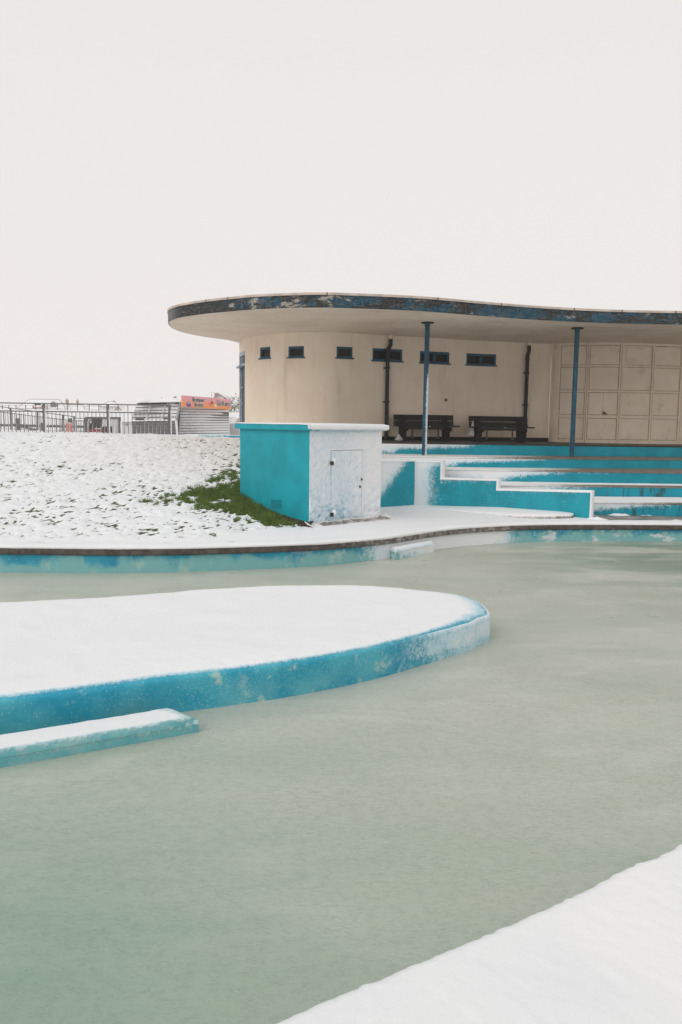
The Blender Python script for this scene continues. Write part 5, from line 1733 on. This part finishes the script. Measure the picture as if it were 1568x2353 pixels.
house('snow roofed house with a broad chimney and aerial behind the sign', 486, 524, 215, 918.5, 907.6, 'gable', M_PALEWALL, ((498.5, 9.5, 902.5, 914, 4),), (), 9, aerial=(486.6, 900.5, 913))

# snow covered car on the rise
cc = Ud(87, 941.5, 120); cc.z = Ud(87, 942.5, 120).z
car = thing('parked_car', 'snow covered car seen from behind on the far rise', 'car', cc)
hw = .78; 
pr_c = [(-hw, .25), (-hw, .62), (-hw * .82, .72), (-hw * .68, 1.02), (hw * .68, 1.02), (hw * .82, .72), (hw, .62), (hw, .25)]
m = MB(); n_ = len(pr_c)
rows = [[(cc.x + x_ * s_, cc.y + y_, cc.z + z_ * h_) for x_, z_ in pr_c] for y_, s_, h_ in ((0, .94, .96), (.25, 1, 1), (2.4, 1, 1), (3.6, .95, .72))]
m.grid(np.array(rows), wrap=True); m.add(rows[0], [tuple(range(n_))]); m.add(rows[-1], [tuple(range(n_))])
m.build('body', M_SNOW, car, True, angle=50)
for sx in (-1, 1):
    MB().abox(cc.x + sx * .62 - .13, cc.x + sx * .62 + .13, cc.y - .03, cc.y + .03, cc.z + .46, cc.z + .62).build('tail_lamp', M_RED, car)
    w = MB(); w.tube([(cc.x + sx * .62 - .1, cc.y + .6, cc.z + .25), (cc.x + sx * .62 + .1, cc.y + .6, cc.z + .25)], .29, 14); w.build('wheel', M_TYRE, car, True, angle=40)
MB().abox(cc.x - .48, cc.x + .48, cc.y - .02, cc.y + .04, cc.z + .74, cc.z + .94).build('rear_window', M_DARKGLASS, car)
MB().abox(cc.x - .7, cc.x + .7, cc.y - .08, cc.y + .04, cc.z + .27, cc.z + .40).build('bumper', M_BRICK, car)

# ================================================================== haze, sky, sun, camera
hz = MB().abox(-310, 310, -38, 405, -1.4, 16)
k = bpy.data.materials.new('haze'); k.use_nodes = True
nt = k.node_tree; nt.nodes.clear()
vo = nt.nodes.new('ShaderNodeVolumePrincipled'); om = nt.nodes.new('ShaderNodeOutputMaterial')
vo.inputs['Color'].default_value = (.95, .95, .95, 1); vo.inputs['Density'].default_value = .0010
vo.inputs['Anisotropy'].default_value = .0
nt.links.new(vo.outputs[0], om.inputs['Volume'])
tag(hz.build('haze', k), 'thin snowy haze filling the air over the site', 'haze', kind='stuff')

S = bpy.context.scene
W = bpy.data.worlds.new('World'); S.world = W; W.use_nodes = True
nt = W.node_tree; nt.nodes.clear()
SUN_EL, SUN_AZ = R(32), R(222)
sky = nt.nodes.new('ShaderNodeTexSky'); sky.sky_type = 'NISHITA'; sky.sun_disc = False
sky.sun_elevation = SUN_EL; sky.sun_rotation = SUN_AZ
tc = nt.nodes.new('ShaderNodeTexCoord'); sp = nt.nodes.new('ShaderNodeSeparateXYZ')
nt.links.new(tc.outputs['Generated'], sp.inputs[0])
rp = nt.nodes.new('ShaderNodeValToRGB')
rp.color_ramp.interpolation = 'EASE'
e = rp.color_ramp.elements
e[0].position = 0; e[0].color = (.805, .758, .733, 1)
e[1].position = 1; e[1].color = (.76, .77, .775, 1)
for p_, c_ in ((.10, (.805, .762, .737, 1)), (.25, (.80, .765, .738, 1)), (.45, (.785, .765, .74, 1)), (.62, (.74, .735, .72, 1))):
    q = e.new(p_); q.color = c_
nt.links.new(sp.outputs[2], rp.inputs[0])
sc_ = nt.nodes.new('ShaderNodeVectorMath'); sc_.operation = 'SCALE'; sc_.inputs[3].default_value = 10.0
nt.links.new(rp.outputs[0], sc_.inputs[0])
mx = nt.nodes.new('ShaderNodeMix'); mx.data_type = 'RGBA'; mx.inputs[0].default_value = .03
nt.links.new(sc_.outputs[0], mx.inputs[6]); nt.links.new(sky.outputs[0], mx.inputs[7])
bg = nt.nodes.new('ShaderNodeBackground'); bg.inputs[1].default_value = .1
wo_ = nt.nodes.new('ShaderNodeOutputWorld')
nt.links.new(mx.outputs[2], bg.inputs[0]); nt.links.new(bg.outputs[0], wo_.inputs[0])

sl = bpy.data.lights.new('sun', 'SUN'); sl.energy = .95; sl.angle = R(50); sl.color = (1, .97, .93)
so = bpy.data.objects.new('sun', sl); C.objects.link(so)
# light travels from azimuth SUN_AZ (behind the viewer) downwards
dirv = Vector((math.sin(SUN_AZ) * math.cos(SUN_EL), math.cos(SUN_AZ) * math.cos(SUN_EL), math.sin(SUN_EL)))
so.rotation_euler = dirv.to_track_quat('Z', 'Y').to_euler()

cam = bpy.data.cameras.new('camera'); co = bpy.data.objects.new('camera', cam); C.objects.link(co)
cam.sensor_fit = 'VERTICAL'; cam.sensor_height = 36; cam.sensor_width = 24; cam.lens = F / 2353 * 36
cam.clip_end = 1000; cam.clip_start = .05
co.matrix_world = Matrix.Translation((0, 0, EYE)) @ M.to_4x4()
S.camera = co
S.view_settings.view_transform = 'Standard'; S.view_settings.look = 'None'; S.view_settings.gamma = 1; S.view_settings.exposure = .12
try:
    S.cycles.volume_bounces = 1
    S.cycles.max_bounces = 8; S.cycles.diffuse_bounces = 5
except Exception: pass
